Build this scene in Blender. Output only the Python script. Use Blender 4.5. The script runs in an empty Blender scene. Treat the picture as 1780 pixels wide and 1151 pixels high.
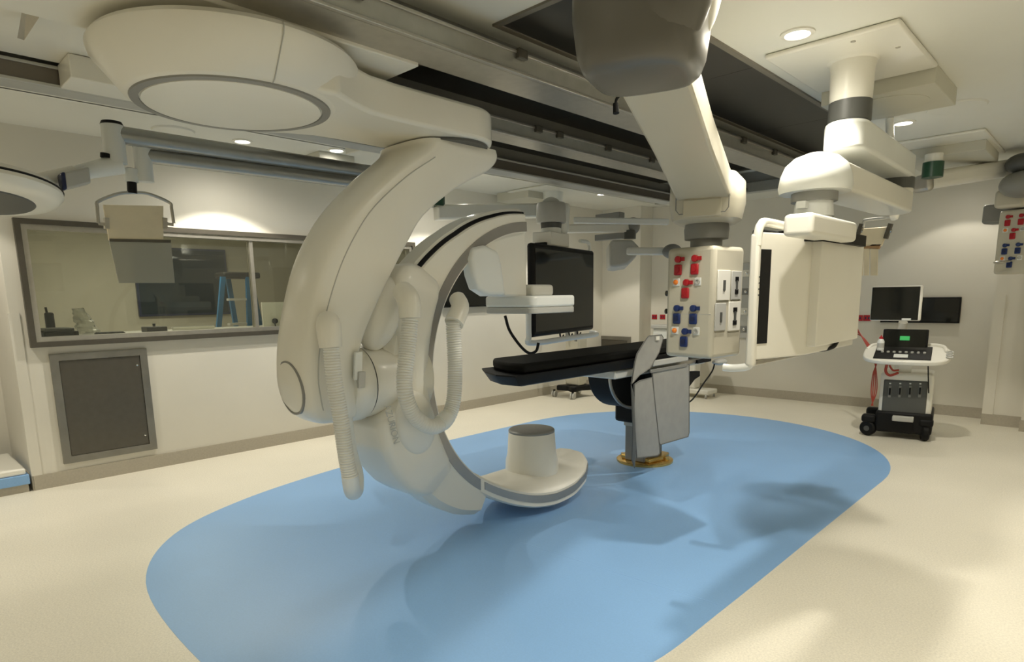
import bpy, math, random
from mathutils import Vector, Matrix
random.seed(4)
PI = math.pi
sc = bpy.context.scene
COL = sc.collection

# ------------------------------------------------------------------ camera
CAM_F, CAM_CY = 1089.35, 697.35
YAW, PITCH, ROLL = 0.76743764, 0.16514141, -0.0161668
CH = 1.6
def _rows():
    c, s = math.cos, math.sin
    Rz = Matrix(((c(YAW), s(YAW), 0), (-s(YAW), c(YAW), 0), (0, 0, 1)))
    B = Matrix(((1, 0, 0), (0, 0, -1), (0, 1, 0)))
    Rx = Matrix(((1, 0, 0), (0, c(PITCH), -s(PITCH)), (0, s(PITCH), c(PITCH))))
    Rr = Matrix(((c(ROLL), -s(ROLL), 0), (s(ROLL), c(ROLL), 0), (0, 0, 1)))
    return Rr @ Rx @ B @ Rz
M = _rows()
MT = M.transposed()
CAM = Vector((0, 0, CH))
cd = bpy.data.cameras.new('camera')
cam = bpy.data.objects.new('camera', cd)
COL.objects.link(cam)
r_, d_, f_ = MT.col[0], MT.col[1], MT.col[2]
cam.matrix_world = Matrix(((r_[0], -d_[0], -f_[0], 0), (r_[1], -d_[1], -f_[1], 0), (r_[2], -d_[2], -f_[2], CH), (0, 0, 0, 1)))
cd.sensor_fit = 'HORIZONTAL'; cd.sensor_width = 36
cd.lens = CAM_F / 1780 * 36
cd.shift_y = (CAM_CY - 575.5) / 1780
cd.clip_start = 0.05
sc.camera = cam

# ------------------------------------------------------------------ world, exposure
w = bpy.data.worlds.new('world'); sc.world = w
w.use_nodes = True
w.node_tree.nodes['Background'].inputs[0].default_value = (0.9, 0.88, 0.8, 1)
w.node_tree.nodes['Background'].inputs[1].default_value = 0.05
vs = sc.view_settings
vs.view_transform = 'Standard'; vs.look = 'None'; vs.gamma = 1; vs.use_curve_mapping = False
vs.exposure = -0.63
LAMP_COL = (1.0, 0.935, 0.80)
ZC = 2.98          # main ceiling height
ZC2 = 3.05         # ceiling strip along the window wall
# downlights: x, y, z, watts
DOWNLIGHTS = [(-1.41, 3.73, ZC, 150), (-1.46, 6.27, ZC, 150), (-1.46, 8.95, ZC, 35), (-0.95, 2.55, ZC, 130), (-1.41, -0.6, ZC, 130),
              (-5.97, 2.68, ZC2, 170), (-5.72, 3.5, ZC2, 60), (-5.9, 5.3, ZC2, 130), (-5.6, 7.75, ZC2, 130), (-5.97, 0.1, ZC2, 90),
              (-4.4, -1.0, ZC, 110), (0.9, 1.0, ZC, 90), (0.9, 4.3, ZC, 120), (0.4, 7.6, ZC, 25)]
def spot(name, loc, watts, ang=106, blend=0.16, rad=0.03, col=LAMP_COL):
    l = bpy.data.lights.new(name, 'SPOT'); l.energy = watts; l.spot_size = math.radians(ang); l.spot_blend = blend
    l.shadow_soft_size = rad; l.color = col
    o = bpy.data.objects.new(name, l); o.location = loc; COL.objects.link(o)
    return o
for x, y, z, e in DOWNLIGHTS:
    spot('downlight_beam', (x, y, z - 0.03), e * .95)
    spot('downlight_spill', (x, y, z - 0.035), e * .42, 172, 1.0, 0.05)
sc.cycles.diffuse_bounces = 8
spot('recess_fill', (-7.2, .3, 3.0), 45, 150, .6)  # added fill light without a fixture, brightens the recess walls
al = bpy.data.lights.new('control_room_lamp', 'AREA'); al.energy = 75; al.size = 1.2; al.color = (1, .93, .76)
ao = bpy.data.objects.new('control_room_lamp', al); ao.location = (-8.4, 2.6, 2.8); COL.objects.link(ao)

# ------------------------------------------------------------------ pixel-ray measuring helpers (photo 1780x1151)
def ray(px, py):
    return MT @ Vector(((px - 890) / CAM_F, (py - CAM_CY) / CAM_F, 1.0))
def X_(px, py, X):
    d = ray(px, py); return CAM + d * (X / d.x)
def Y_(px, py, Y):
    d = ray(px, py); return CAM + d * (Y / d.y)
def Z_(px, py, Z):
    d = ray(px, py); return CAM + d * ((Z - CH) / d.z)
def D_(px, py, D):
    return CAM + ray(px, py) * D

# ------------------------------------------------------------------ materials
MATS = {}
def mat(name, col, rough=0.5, metal=0.0, noise=0.04, scale=6.0, bump=0.0, bscale=200.0, emit=None, es=1.0, spec=0.5, coat=0.0):
    if name in MATS: return MATS[name]
    m = bpy.data.materials.new(name); m.use_nodes = True
    nt = m.node_tree; b = nt.nodes['Principled BSDF']
    b.inputs['Roughness'].default_value = rough; b.inputs['Metallic'].default_value = metal
    b.inputs['Specular IOR Level'].default_value = spec
    b.inputs['Coat Weight'].default_value = coat
    tc = nt.nodes.new('ShaderNodeTexCoord')
    if noise > 0:
        n = nt.nodes.new('ShaderNodeTexNoise'); n.inputs['Scale'].default_value = scale; n.inputs['Detail'].default_value = 5
        r = nt.nodes.new('ShaderNodeValToRGB')
        lo = [max(0, c * (1 - noise)) for c in col]; hi = [min(1, c * (1 + noise)) for c in col]
        r.color_ramp.elements[0].position = 0.3; r.color_ramp.elements[1].position = 0.7
        r.color_ramp.elements[0].color = (*lo, 1); r.color_ramp.elements[1].color = (*hi, 1)
        nt.links.new(tc.outputs['Object'], n.inputs['Vector']); nt.links.new(n.outputs['Fac'], r.inputs['Fac'])
        nt.links.new(r.outputs['Color'], b.inputs['Base Color'])
    else:
        b.inputs['Base Color'].default_value = (*col, 1)
    if bump > 0:
        n2 = nt.nodes.new('ShaderNodeTexNoise'); n2.inputs['Scale'].default_value = bscale; n2.inputs['Detail'].default_value = 3
        bp = nt.nodes.new('ShaderNodeBump'); bp.inputs['Strength'].default_value = bump; bp.inputs['Distance'].default_value = 0.002
        nt.links.new(tc.outputs['Object'], n2.inputs['Vector']); nt.links.new(n2.outputs['Fac'], bp.inputs['Height'])
        nt.links.new(bp.outputs['Normal'], b.inputs['Normal'])
    if emit:
        b.inputs['Emission Color'].default_value = (*emit, 1); b.inputs['Emission Strength'].default_value = es
    MATS[name] = m
    return m
def floor_mat(name, col, fleck, rough):
    m = mat(name, col, rough, noise=0)
    nt = m.node_tree; b = nt.nodes['Principled BSDF']
    tc = nt.nodes.new('ShaderNodeTexCoord')
    n1 = nt.nodes.new('ShaderNodeTexNoise'); n1.inputs['Scale'].default_value = 95; n1.inputs['Detail'].default_value = 6; n1.inputs['Roughness'].default_value = .8
    n2 = nt.nodes.new('ShaderNodeTexNoise'); n2.inputs['Scale'].default_value = 1.3; n2.inputs['Detail'].default_value = 3
    r1 = nt.nodes.new('ShaderNodeValToRGB')
    r1.color_ramp.elements[0].position = .36; r1.color_ramp.elements[1].position = .62
    r1.color_ramp.elements[0].color = (*[c * (1 - fleck) for c in col], 1)
    r1.color_ramp.elements[1].color = (*[min(1, c * (1 + fleck * .5)) for c in col], 1)
    mx = nt.nodes.new('ShaderNodeMixRGB'); mx.blend_type = 'MULTIPLY'; mx.inputs[0].default_value = .12
    for n in (n1, n2): nt.links.new(tc.outputs['Object'], n.inputs['Vector'])
    nt.links.new(n1.outputs['Fac'], r1.inputs['Fac'])
    nt.links.new(r1.outputs['Color'], mx.inputs[1]); nt.links.new(n2.outputs['Fac'], mx.inputs[2])
    nt.links.new(mx.outputs['Color'], b.inputs['Base Color'])
    return m
def glass_mat(name, tint, alpha, rough=0.02, refl=1.0, dif=(.55, .55, .48)):
    m = bpy.data.materials.new(name); m.use_nodes = True
    nt = m.node_tree; nt.nodes.clear()
    out = nt.nodes.new('ShaderNodeOutputMaterial')
    tr = nt.nodes.new('ShaderNodeBsdfTransparent'); tr.inputs[0].default_value = (*tint, 1)
    gl = nt.nodes.new('ShaderNodeBsdfGlossy'); gl.inputs['Roughness'].default_value = rough; gl.inputs['Color'].default_value = (.9, .92, .9, 1)
    df = nt.nodes.new('ShaderNodeBsdfDiffuse'); df.inputs[0].default_value = (*dif, 1)
    fr = nt.nodes.new('ShaderNodeFresnel'); fr.inputs['IOR'].default_value = 1.5
    mu = nt.nodes.new('ShaderNodeMath'); mu.operation = 'MULTIPLY'; mu.inputs[1].default_value = refl
    nt.links.new(fr.outputs[0], mu.inputs[0])
    m1 = nt.nodes.new('ShaderNodeMixShader'); m1.inputs[0].default_value = alpha
    m2 = nt.nodes.new('ShaderNodeMixShader')
    nt.links.new(tr.outputs[0], m1.inputs[1]); nt.links.new(df.outputs[0], m1.inputs[2])
    nt.links.new(mu.outputs[0], m2.inputs[0]); nt.links.new(m1.outputs[0], m2.inputs[1]); nt.links.new(gl.outputs[0], m2.inputs[2])
    nt.links.new(m2.outputs[0], out.inputs[0])
    MATS[name] = m
    return m

WALL = mat('wall_paint', (.70, .675, .60), .6, noise=.02, scale=2, bump=.05)
CEIL = mat('ceiling_paint', (.72, .72, .665), .65, noise=.015, scale=2)
SKIRT = mat('cove_vinyl', (.43, .395, .325), .5, noise=.06, scale=60)
BEIGE = floor_mat('speckled_beige_vinyl', (.83, .79, .675), .16, .42)
BLUE = floor_mat('blue_vinyl', (.25, .465, .80), .05, .42)
WHITE = mat('white_enamel', (.80, .785, .715), .3, noise=.015, scale=3, coat=.15)
BOX_SHADE = mat('shaded_box_white', (.58, .57, .49), .6, noise=.02, scale=2)  # white darkened in the colour to imitate shade under the ceiling boxes
WHITE2 = mat('cool_white_plastic', (.76, .78, .755), .35, noise=.015, scale=4)
IVORY = mat('ivory_enamel', (.56, .53, .43), .3, noise=.02, scale=3, coat=.2)
LGREY = mat('light_grey_plastic', (.48, .48, .45), .4, noise=.02)
MGREY = mat('mid_grey_plastic', (.24, .24, .225), .42, noise=.03)
HUBG = mat('hub_grey_plastic', (.135, .13, .115), .28, noise=.02)
DGREY = mat('dark_grey_plastic', (.085, .088, .082), .45, noise=.04)
STRIP = mat('grey_track_metal', (.36, .35, .33), .3, metal=.55, noise=.04)
STEEL = mat('brushed_steel', (.50, .48, .43), .33, metal=.8, noise=.06, scale=20)
PSTEEL = mat('panel_frame_steel', (.24, .23, .20), .36, metal=.6, noise=.12, scale=5)
DSTEEL = mat('dark_steel', (.115, .105, .085), .38, metal=.5, noise=.05, scale=20)
ALU = mat('aluminium_rail', (.46, .46, .42), .36, metal=.55, noise=.05, scale=14)
BRONZE = mat('bronze_rail', (.16, .14, .115), .3, metal=.3, noise=.05)
PANEL = mat('smoked_ceiling_panel', (.028, .026, .022), .33, noise=.05, spec=.28)
PFRAME = mat('panel_frame', (.20, .18, .145), .4, metal=.3, noise=.05)
BLACK = mat('black_plastic', (.010, .010, .010), .5, noise=.05, spec=.18)
VINYL = mat('black_vinyl', (.007, .007, .006), .65, noise=.06, scale=30, bump=.1, spec=.14)
SCREEN = mat('dark_screen_glass', (.008, .009, .008), .08, noise=0, spec=.55)
CHROME = mat('chrome', (.75, .74, .70), .16, metal=1, noise=.02)
ARMM = mat('satin_arm_metal', (.40, .40, .37), .27, metal=.4, noise=.04, scale=10)
GOLD = mat('brass_plate', (.62, .42, .13), .25, metal=.85, noise=.08, scale=9)
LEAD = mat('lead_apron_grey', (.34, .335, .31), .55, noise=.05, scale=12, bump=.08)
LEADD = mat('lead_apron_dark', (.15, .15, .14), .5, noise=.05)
RED = mat('red_socket', (.42, .012, .02), .35, noise=.05)
BLUEP = mat('blue_socket', (.012, .03, .13), .35, noise=.05)
ORANGE = mat('orange_indicator', (.9, .25, .03), .3, noise=.03)
HOSE = mat('hose_white', (.78, .785, .75), .3, noise=.02)
CREAM = mat('cream_lead_vinyl', (.78, .69, .50), .55, noise=.05, scale=8)
TAN = mat('tan_binding', (.38, .22, .10), .55, noise=.05)
LBLUE = mat('ladder_blue', (.006, .115, .27), .4, noise=.05)
NAVY = mat('navy_plastic', (.012, .02, .07), .35, noise=.03)
LENS = mat('lamp_lens', (1, 1, 1), .3, noise=0, emit=(1, .95, .86), es=14)
LED = mat('screen_green', (.02, .2, .05), .3, noise=0, emit=(.1, .75, .2), es=.6)
GREEN = mat('green_collar', (.02, .07, .04), .35, noise=.05)
REDC = mat('red_cable', (.38, .05, .03), .5, noise=.05)
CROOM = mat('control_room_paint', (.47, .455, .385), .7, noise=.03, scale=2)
GLASS = glass_mat('leaded_window_glass', (.90, .91, .85), .03, .02, .8)
LGLASS = glass_mat('lead_acrylic', (.62, .60, .52), .6, .06, 1.0)
CLEAR = glass_mat('clear_plastic_film', (.9, .9, .88), .45, .15, 1.5, (.95, .95, .9))

# ------------------------------------------------------------------ mesh builder
def catmull(pts, n=8):
    P = [Vector(p) for p in pts]
    out = []
    for i in range(len(P) - 1):
        p0 = P[i - 1] if i else P[i] * 2 - P[i + 1]
        p1, p2 = P[i], P[i + 1]
        p3 = P[i + 2] if i + 2 < len(P) else P[i + 1] * 2 - P[i]
        for k in range(n):
            t = k / n
            out.append(.5 * ((2 * p1) + (p2 - p0) * t + (2 * p0 - 5 * p1 + 4 * p2 - p3) * t * t + (3 * p1 - p0 - 3 * p2 + p3) * t ** 3))
    out.append(P[-1])
    return out
class MB:
    def __init__(s): s.v = []; s.f = []
    def box(s, lo, hi, rot=0.0, about=None):
        x0, y0, z0 = lo; x1, y1, z1 = hi
        vs_ = [Vector(p) for p in ((x0, y0, z0), (x1, y0, z0), (x1, y1, z0), (x0, y1, z0), (x0, y0, z1), (x1, y0, z1), (x1, y1, z1), (x0, y1, z1))]
        if rot:
            c = Vector(about) if about else Vector(((x0 + x1) / 2, (y0 + y1) / 2, 0))
            R = Matrix.Rotation(rot, 3, 'Z')
            vs_ = [R @ (p - c) + c for p in vs_]
        s._hex(vs_); return s
    def _hex(s, vs_):
        n = len(s.v); s.v += vs_
        s.f += [tuple(n + i for i in q) for q in ((0, 3, 2, 1), (4, 5, 6, 7), (0, 1, 5, 4), (1, 2, 6, 5), (2, 3, 7, 6), (3, 0, 4, 7))]
    def fbox(s, c, u, v, w_, su, sv, sw):      # oriented box: centre, axes, sizes
        c = Vector(c); u = Vector(u).normalized() * su / 2; v = Vector(v).normalized() * sv / 2; w_ = Vector(w_).normalized() * sw / 2
        s._hex([c + a * u + b * v + d * w_ for a, b, d in ((-1, -1, -1), (1, -1, -1), (1, 1, -1), (-1, 1, -1), (-1, -1, 1), (1, -1, 1), (1, 1, 1), (-1, 1, 1))])
        return s
    def loft(s, rings, cap=True, closed=False):
        n = len(s.v); k = len(rings[0])
        for r in rings: s.v += [Vector(p) for p in r]
        m = len(rings)
        for i in range(m if closed else m - 1):
            a, b = n + i * k, n + ((i + 1) % m) * k
            for j in range(k):
                j2 = (j + 1) % k
                s.f.append((a + j, a + j2, b + j2, b + j))
        if cap and not closed:
            s.f.append(tuple(n + j for j in reversed(range(k))))
            s.f.append(tuple(n + (m - 1) * k + j for j in range(k)))
        return s
    def tube(s, pts, r, n=10, cap=True):
        P = [Vector(p) for p in pts]; rings = []
        t = (P[1] - P[0]).normalized()
        up = Vector((0, 0, 1)) if abs(t.z) < .9 else Vector((1, 0, 0))
        u = t.cross(up).normalized()
        for i, p in enumerate(P):
            if i: tt = (P[min(i + 1, len(P) - 1)] - P[i - 1])
            else: tt = P[1] - P[0]
            tt = tt.normalized() if tt.length > 1e-9 else t
            u = (u - tt * u.dot(tt)).normalized(); v = tt.cross(u); t = tt
            rr = r[i] if isinstance(r, (list, tuple)) else (r(i / (len(P) - 1)) if callable(r) else r)
            rings.append([p + (u * math.cos(2 * PI * k / n) + v * math.sin(2 * PI * k / n)) * rr for k in range(n)])
        return s.loft(rings, cap)
    def cyl(s, a, b, r, r2=None, n=28):
        return s.tube([a, b], [r, r if r2 is None else r2], n)
    def lathe(s, c, prof, axis=(0, 0, 1), n=36):
        c = Vector(c); a = Vector(axis).normalized()
        u = a.cross(Vector((0, 0, 1)) if abs(a.z) < .9 else Vector((1, 0, 0))).normalized(); v = a.cross(u)
        return s.loft([[c + a * h + (u * math.cos(2 * PI * k / n) + v * math.sin(2 * PI * k / n)) * r for k in range(n)] for r, h in prof])
    def prism(s, poly, axis, lo, hi):          # polygon in the plane normal to the axis
        def P(a, b, h):
            return {'x': (h, a, b), 'y': (a, h, b), 'z': (a, b, h)}[axis]
        return s.loft([[P(a, b, lo) for a, b in poly], [P(a, b, hi) for a, b in poly]])
    def slab(s, pts, off):                     # polygon in space given a thickness vector
        off = Vector(off); return s.loft([[Vector(p) for p in pts], [Vector(p) + off for p in pts]])
    def ell(s, c, r, n=20, m=12, rot=None):
        c = Vector(c); rings = []
        for i in range(1, m):
            t = PI * i / m
            ring = []
            for k in range(n):
                p = Vector((r[0] * math.sin(t) * math.cos(2 * PI * k / n), r[1] * math.sin(t) * math.sin(2 * PI * k / n), -r[2] * math.cos(t)))
                if rot: p = rot @ p
                ring.append(c + p)
            rings.append(ring)
        return s.loft(rings)
    def xf(s, m): s.v = [m @ p for p in s.v]; return s
    def build(s, name, material, parent=None, bevel=0.0, seg=2, smooth=35, kind=None, label=None):
        org = Vector((0, 0, 0)); q = parent
        while q is not None: org += q.location; q = q.parent
        me = bpy.data.meshes.new(name)
        me.from_pydata([tuple(p - org) for p in s.v], [], s.f)
        import bmesh
        bm = bmesh.new(); bm.from_mesh(me); bmesh.ops.recalc_face_normals(bm, faces=bm.faces); bm.to_mesh(me); bm.free()
        me.materials.append(material)
        if smooth:
            me.polygons.foreach_set('use_smooth', [True] * len(me.polygons))
            me.set_sharp_from_angle(angle=math.radians(smooth))
        o = bpy.data.objects.new(name, me); COL.objects.link(o)
        if parent is not None: o.parent = parent
        if bevel:
            b = o.modifiers.new('bevel', 'BEVEL'); b.width = bevel; b.segments = seg; b.limit_method = 'ANGLE'; b.angle_limit = math.radians(40)
            if smooth: b.harden_normals = False
        if kind: o['kind'] = kind
        if label: o['label'] = label
        return o
def thing(name, label, cat, loc, group=None):
    o = bpy.data.objects.new(name, None); o.empty_display_size = .1; COL.objects.link(o)
    o.location = loc; o['label'] = label; o['category'] = cat
    if group: o['group'] = group
    return o
def tag(o, label, cat, group=None):
    o['label'] = label; o['category'] = cat
    if group: o['group'] = group
    return o
def text_mesh(name, body, size, mw, material, parent, depth=.0008):
    cu = bpy.data.curves.new(name, 'FONT'); cu.body = body; cu.size = size; cu.extrude = depth; cu.align_x = 'CENTER'; cu.align_y = 'CENTER'
    t = bpy.data.objects.new('tmp', cu); COL.objects.link(t)
    dg = bpy.context.evaluated_depsgraph_get()
    me = bpy.data.meshes.new_from_object(t.evaluated_get(dg))
    COL.objects.unlink(t); bpy.data.objects.remove(t)
    org = Vector((0, 0, 0)); q = parent
    while q is not None: org += q.location; q = q.parent
    me.transform(Matrix.Translation(-org) @ mw)
    me.materials.clear(); me.materials.append(material)
    o = bpy.data.objects.new(name, me); COL.objects.link(o); o.parent = parent
    return o
def copy_tree(o, parent=None):
    c = o.copy(); COL.objects.link(c); c.parent = parent
    for ch in list(o.children): copy_tree(ch, c)
    return c
def V(*a): return Vector(a)
UP = V(0, 0, 1)

# ================================================================== SETTING
WX = -6.66; WY = 9.62
fl = MB().box((-11, -3, -.1), (2.3, 10, 0)).build('floor', BEIGE, kind='structure', smooth=0)
cap = []
for k in range(49): a = PI * k / 48; cap.append((-3.33 + 2.02 * math.cos(a), 5.92 + 2.02 * math.sin(a)))
cap += [(p.x, p.y) for p in catmull([(-5.35, 5.6, 0), (-5.35, 4.6, 0), (-5.33, 3.8, 0), (-5.24, 2.9, 0), (-5.0, 2.0, 0), (-4.6, 1.35, 0), (-3.9, .97, 0), (-2.85, .88, 0), (-2.1, .98, 0), (-1.58, 1.42, 0), (-1.34, 2.15, 0), (-1.31, 2.9, 0), (-1.31, 4.5, 0)], 8)]
MB().prism(cap, 'z', -.02, .0015).build('blue_inlay', BLUE, fl, smooth=0)

wa, wb = Z_(905, 943, 0), Z_(1258, 1054, 0)
wd_ = (wb - wa).normalized(); wn_ = V(-wd_.y, wd_.x, 0) * .0025
MB().slab([p + UP * .0012 for p in (wa - wn_, wb - wn_, wb + wn_, wa + wn_)], (0, 0, .001)).build('weld_seam', mat('pale_weld', (.29, .50, .82), .4), fl, smooth=0)

# ceiling: main slab and the raised strip along the window wall, with recessed panels
ce = MB().box((-5.35, -3, ZC), (2.3, 10, ZC + .12)).box((WX - .1, -3, ZC2), (-5.35, 10, ZC2 + .1)).build('ceiling', CEIL, kind='structure', smooth=0)
def ceiling_panel(x0, x1, y0, y1, cuts):
    t = .035
    MB().box((x0, y0, ZC - .012), (x1, y0 + t, ZC + .004)).box((x0, y1 - t, ZC - .012), (x1, y1, ZC + .004)) \
        .box((x0, y0 + t, ZC - .012), (x0 + t, y1 - t, ZC + .004)).box((x1 - t, y0 + t, ZC - .012), (x1, y1 - t, ZC + .004)).build('panel_frame', PFRAME, ce, smooth=0)
    ys = [y0 + t] + cuts + [y1 - t]
    for a, b in zip(ys[:-1], ys[1:]):
        MB().box((x0 + t, a + .002, ZC - .006), (x1 - t, b - .002, ZC + .004)).build('panel', PANEL, ce, smooth=0)
ceiling_panel(-2.47, -1.75, 2.46, 7.18, [4.05, 5.63])
ceiling_panel(-3.78, -2.9, 2.5, 7.22, [4.05, 5.63])
ceiling_panel(-4.95, -3.95, 2.5, 7.22, [4.05, 5.63])
ceiling_panel(-4.7, -3.9, -1.2, .74, [])
MB().box((-5.37, -3, ZC), (-5.33, 10, ZC2)).build('trim_1', CEIL, kind='structure', smooth=0)

# window wall with its opening
wy0, wy1, wz0, wz1 = 1.005, 5.11, 1.236, 2.305
MB().box((WX - .14, .9, 0), (WX, wy0 + .01, 3.1)).box((WX - .14, wy1 - .01, 0), (WX, 9.9, 3.1)) \
    .box((WX - .14, wy0 + .01, 0), (WX, wy1 - .01, wz0 + .01)).box((WX - .14, wy0 + .01, wz1 - .01), (WX, wy1 - .01, 3.1)) \
    .box((WX - .14, -3, 0), (WX, -.5, 3.1)).box((WX - .14, -.5, 2.3), (WX, .9, 3.1)).build('wall_left', WALL, kind='structure', smooth=0)
MB().box((-7.75, -.6, 0), (-7.7, 1.0, 3.1)).box((-7.7, .9, 0), (WX - .14, 1.0, 3.1)).build('wall_recess', WALL, kind='structure', smooth=0)
MB().box((-6.8, WY, 0), (2.3, WY + .12, 3.1)).box((WX, 9.25, 0), (Y_(1112, 500, 9.25).x, WY, 3.1)) \
    .box((-1.06, 9.22, 0), (2.3, WY, 3.1)).box((-.68, 9.0, 0), (2.3, 9.22, 3.1)).build('wall_back', WALL, kind='structure', smooth=0)
MB().box((2.2, -3, 0), (2.3, 10, 3.1)).build('wall_right', WALL, kind='structure', smooth=0)
MB().box((-7, -3.1, 0), (2.3, -3, 3.1)).build('wall_front', WALL, kind='structure', smooth=0)
nib = Y_(1112, 500, 9.25).x
BH = .13
MB().box((WX, .9, 0), (WX + .012, 9.25, BH)).build('baseboard_left', SKIRT, kind='structure', smooth=0)
MB().box((nib, 9.25, 0), (nib + .012, WY, BH)).box((WX, 9.238, 0), (nib, 9.25, BH)).box((nib, WY - .012, 0), (-1.06, WY, BH)) \
    .box((-1.07, 9.208, 0), (-.68, 9.22, BH)).box((-.69, 8.988, 0), (2.2, 9.0, BH)).build('baseboard_back', SKIRT, kind='structure', smooth=0)
MB().box((-7.7, .888, 0), (WX - .0, .9, BH)).box((-7.7, -.6, 0), (-7.688, .9, BH)).build('baseboard_recess', SKIRT, kind='structure', smooth=0)
# corner guards
GH = 1.53
MB().box((-1.066, 9.205, BH), (-.96, 9.22, GH)).build('trim_2', WALL, kind='structure', smooth=0)
MB().prism([(nib - .09, 9.25), (nib - .09, 9.237), (nib + .012, 9.237), (nib + .012, 9.34), (nib, 9.34), (nib, 9.25)], 'z', BH, GH).build('trim_3', WALL, kind='structure', smooth=0)
MB().prism([(WX - .08, .9), (WX - .08, .888), (WX + .012, .888), (WX + .012, .965), (WX, .965), (WX, .9)], 'z', BH, GH).build('trim_4', WALL, kind='structure', smooth=0)

# window
win = MB()
def rect_frame(mb, x0, x1, y0, y1, z0, z1, t):
    mb.box((x0, y0, z0), (x1, y1, z0 + t)).box((x0, y0, z1 - t), (x1, y1, z1)).box((x0, y0, z0 + t), (x1, y0 + t, z1 - t)).box((x0, y1 - t, z0 + t), (x1, y1, z1 - t))
    return mb
wi = rect_frame(MB(), WX - .02, WX + .05, wy0, wy1, wz0, wz1, .045).build('window_1', DSTEEL, kind='structure', smooth=0)
rect_frame(MB(), WX - .06, WX + .035, wy0 + .045, wy1 - .045, wz0 + .045, wz1 - .045, .04).build('inner_frame', STEEL, wi, smooth=0)
my = 2.98
MB().box((WX - .05, my - .018, wz0 + .085), (WX + .02, my + .018, wz1 - .085)).build('mullion', STEEL, wi, smooth=0)
MB().box((WX - .03, wy0 + .08, wz0 + .08), (WX - .018, my - .018, wz1 - .08)).build('pane', GLASS, wi, smooth=0)
MB().box((WX - .03, my + .018, wz0 + .08), (WX - .018, wy1 - .08, wz1 - .08)).build('pane', GLASS, wi, smooth=0)

# control room behind the glass
MB().box((-10.6, 1.0, 0), (-10.5, 6.6, 3)).box((-10.5, 1.0, 0), (-6.8, 1.1, 3)).box((-10.5, 6.5, 0), (-6.8, 6.6, 3)).build('wall_control_room', CROOM, kind='structure', smooth=0)
MB().box((-10.6, 1.0, 2.9), (-6.8, 6.6, 3)).build('ceiling_control_room', CROOM, kind='structure', smooth=0)

# ---------------------------------------------------------------- ceiling downlights
for i, (x, y, z, e) in enumerate(DOWNLIGHTS):
    where = {0: 'in front of the right pendant plate', 1: 'behind the square box by the pendant column', 5: 'over the window, left of two', 6: 'over the window by the white arm', 8: 'beyond the bronze rail', 7: 'over the window wall behind the gantry',
             2: 'close to the back wall'}.get(i, 'out of the picture')
    if where == 'out of the picture': continue
    t = thing('downlight', 'round recessed white downlight ' + where, 'lamp', (x, y, z), 'recessed downlights')
    MB().lathe((x, y, z), [(.062, .0), (.088, .0), (.088, -.008), (.066, -.012), (.062, -.004)]).build('trim_ring', WHITE, t)
    MB().lathe((x, y, z), [(.06, -.003), (.06, -.007), (.0005, -.009)]).build('lens', LENS, t)

# ---------------------------------------------------------------- steel access panels
def access_panel(label, c0, axis, a0, a1, z0, z1):
    def bx(mb, lo, hi, p0, p1):
        if axis == 'x': mb.box((c0 + p0, lo[0], lo[1]), (c0 + p1, hi[0], hi[1]))
        else: mb.box((lo[0], c0 - p1, lo[1]), (hi[0], c0 - p0, hi[1]))
    t = thing('access_panel', label, 'panel', (c0, a0, z0) if axis == 'x' else (a0, c0, z0), 'steel access panels')
    f = MB(); w_ = .062
    for lo, hi in (((a0, z0), (a1, z0 + w_)), ((a0, z1 - w_), (a1, z1)), ((a0, z0 + w_), (a0 + w_, z1 - w_)), ((a1 - w_, z0 + w_), (a1, z1 - w_))): bx(f, lo, hi, 0, .022)
    f.build('frame', PSTEEL, t, smooth=0)
    d = MB(); bx(d, (a0 + w_ + .004, z0 + w_ + .004), (a1 - w_ - .004, z1 - w_ - .004), 0, .014); d.build('door', DSTEEL, t, smooth=0)
    for zz in (z0 + w_ + .09, z1 - w_ - .09):
        p = (c0 + .014, a1 - w_ - .03, zz) if axis == 'x' else (a1 - w_ - .03, c0 - .014, zz)
        ax = (1, 0, 0) if axis == 'x' else (0, -1, 0)
        MB().lathe(p, [(.009, 0), (.009, .004), (.001, .006)], ax, 12).build('lock', CHROME, t)
access_panel('grey steel access panel low on the wall under the big window', WX, 'x', 1.127, 1.888, .19, 1.171)
a = Y_(1027, 583, 9.25); b = Y_(1097, 583, 9.25)
access_panel('grey steel access panel on the far wall beyond the patient table', 9.25, 'y', a.x, b.x, a.z - .95, a.z)

# ---------------------------------------------------------------- low blue platform at the left edge
t = thing('step_platform', 'low blue platform with a white top at the left edge by the wall end', 'platform', (-6.9, .3, 0))
MB().box((-7.5, -.5, 0), (-6.66, .86, .07)).build('plinth', SKIRT, t, smooth=0)
MB().box((-7.5, -.5, .07), (-6.64, .872, .155)).build('body', BLUE, t, bevel=.006)
MB().box((-7.5, -.5, .155), (-6.65, .855, .21)).build('top', WHITE, t, bevel=.015)

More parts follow.
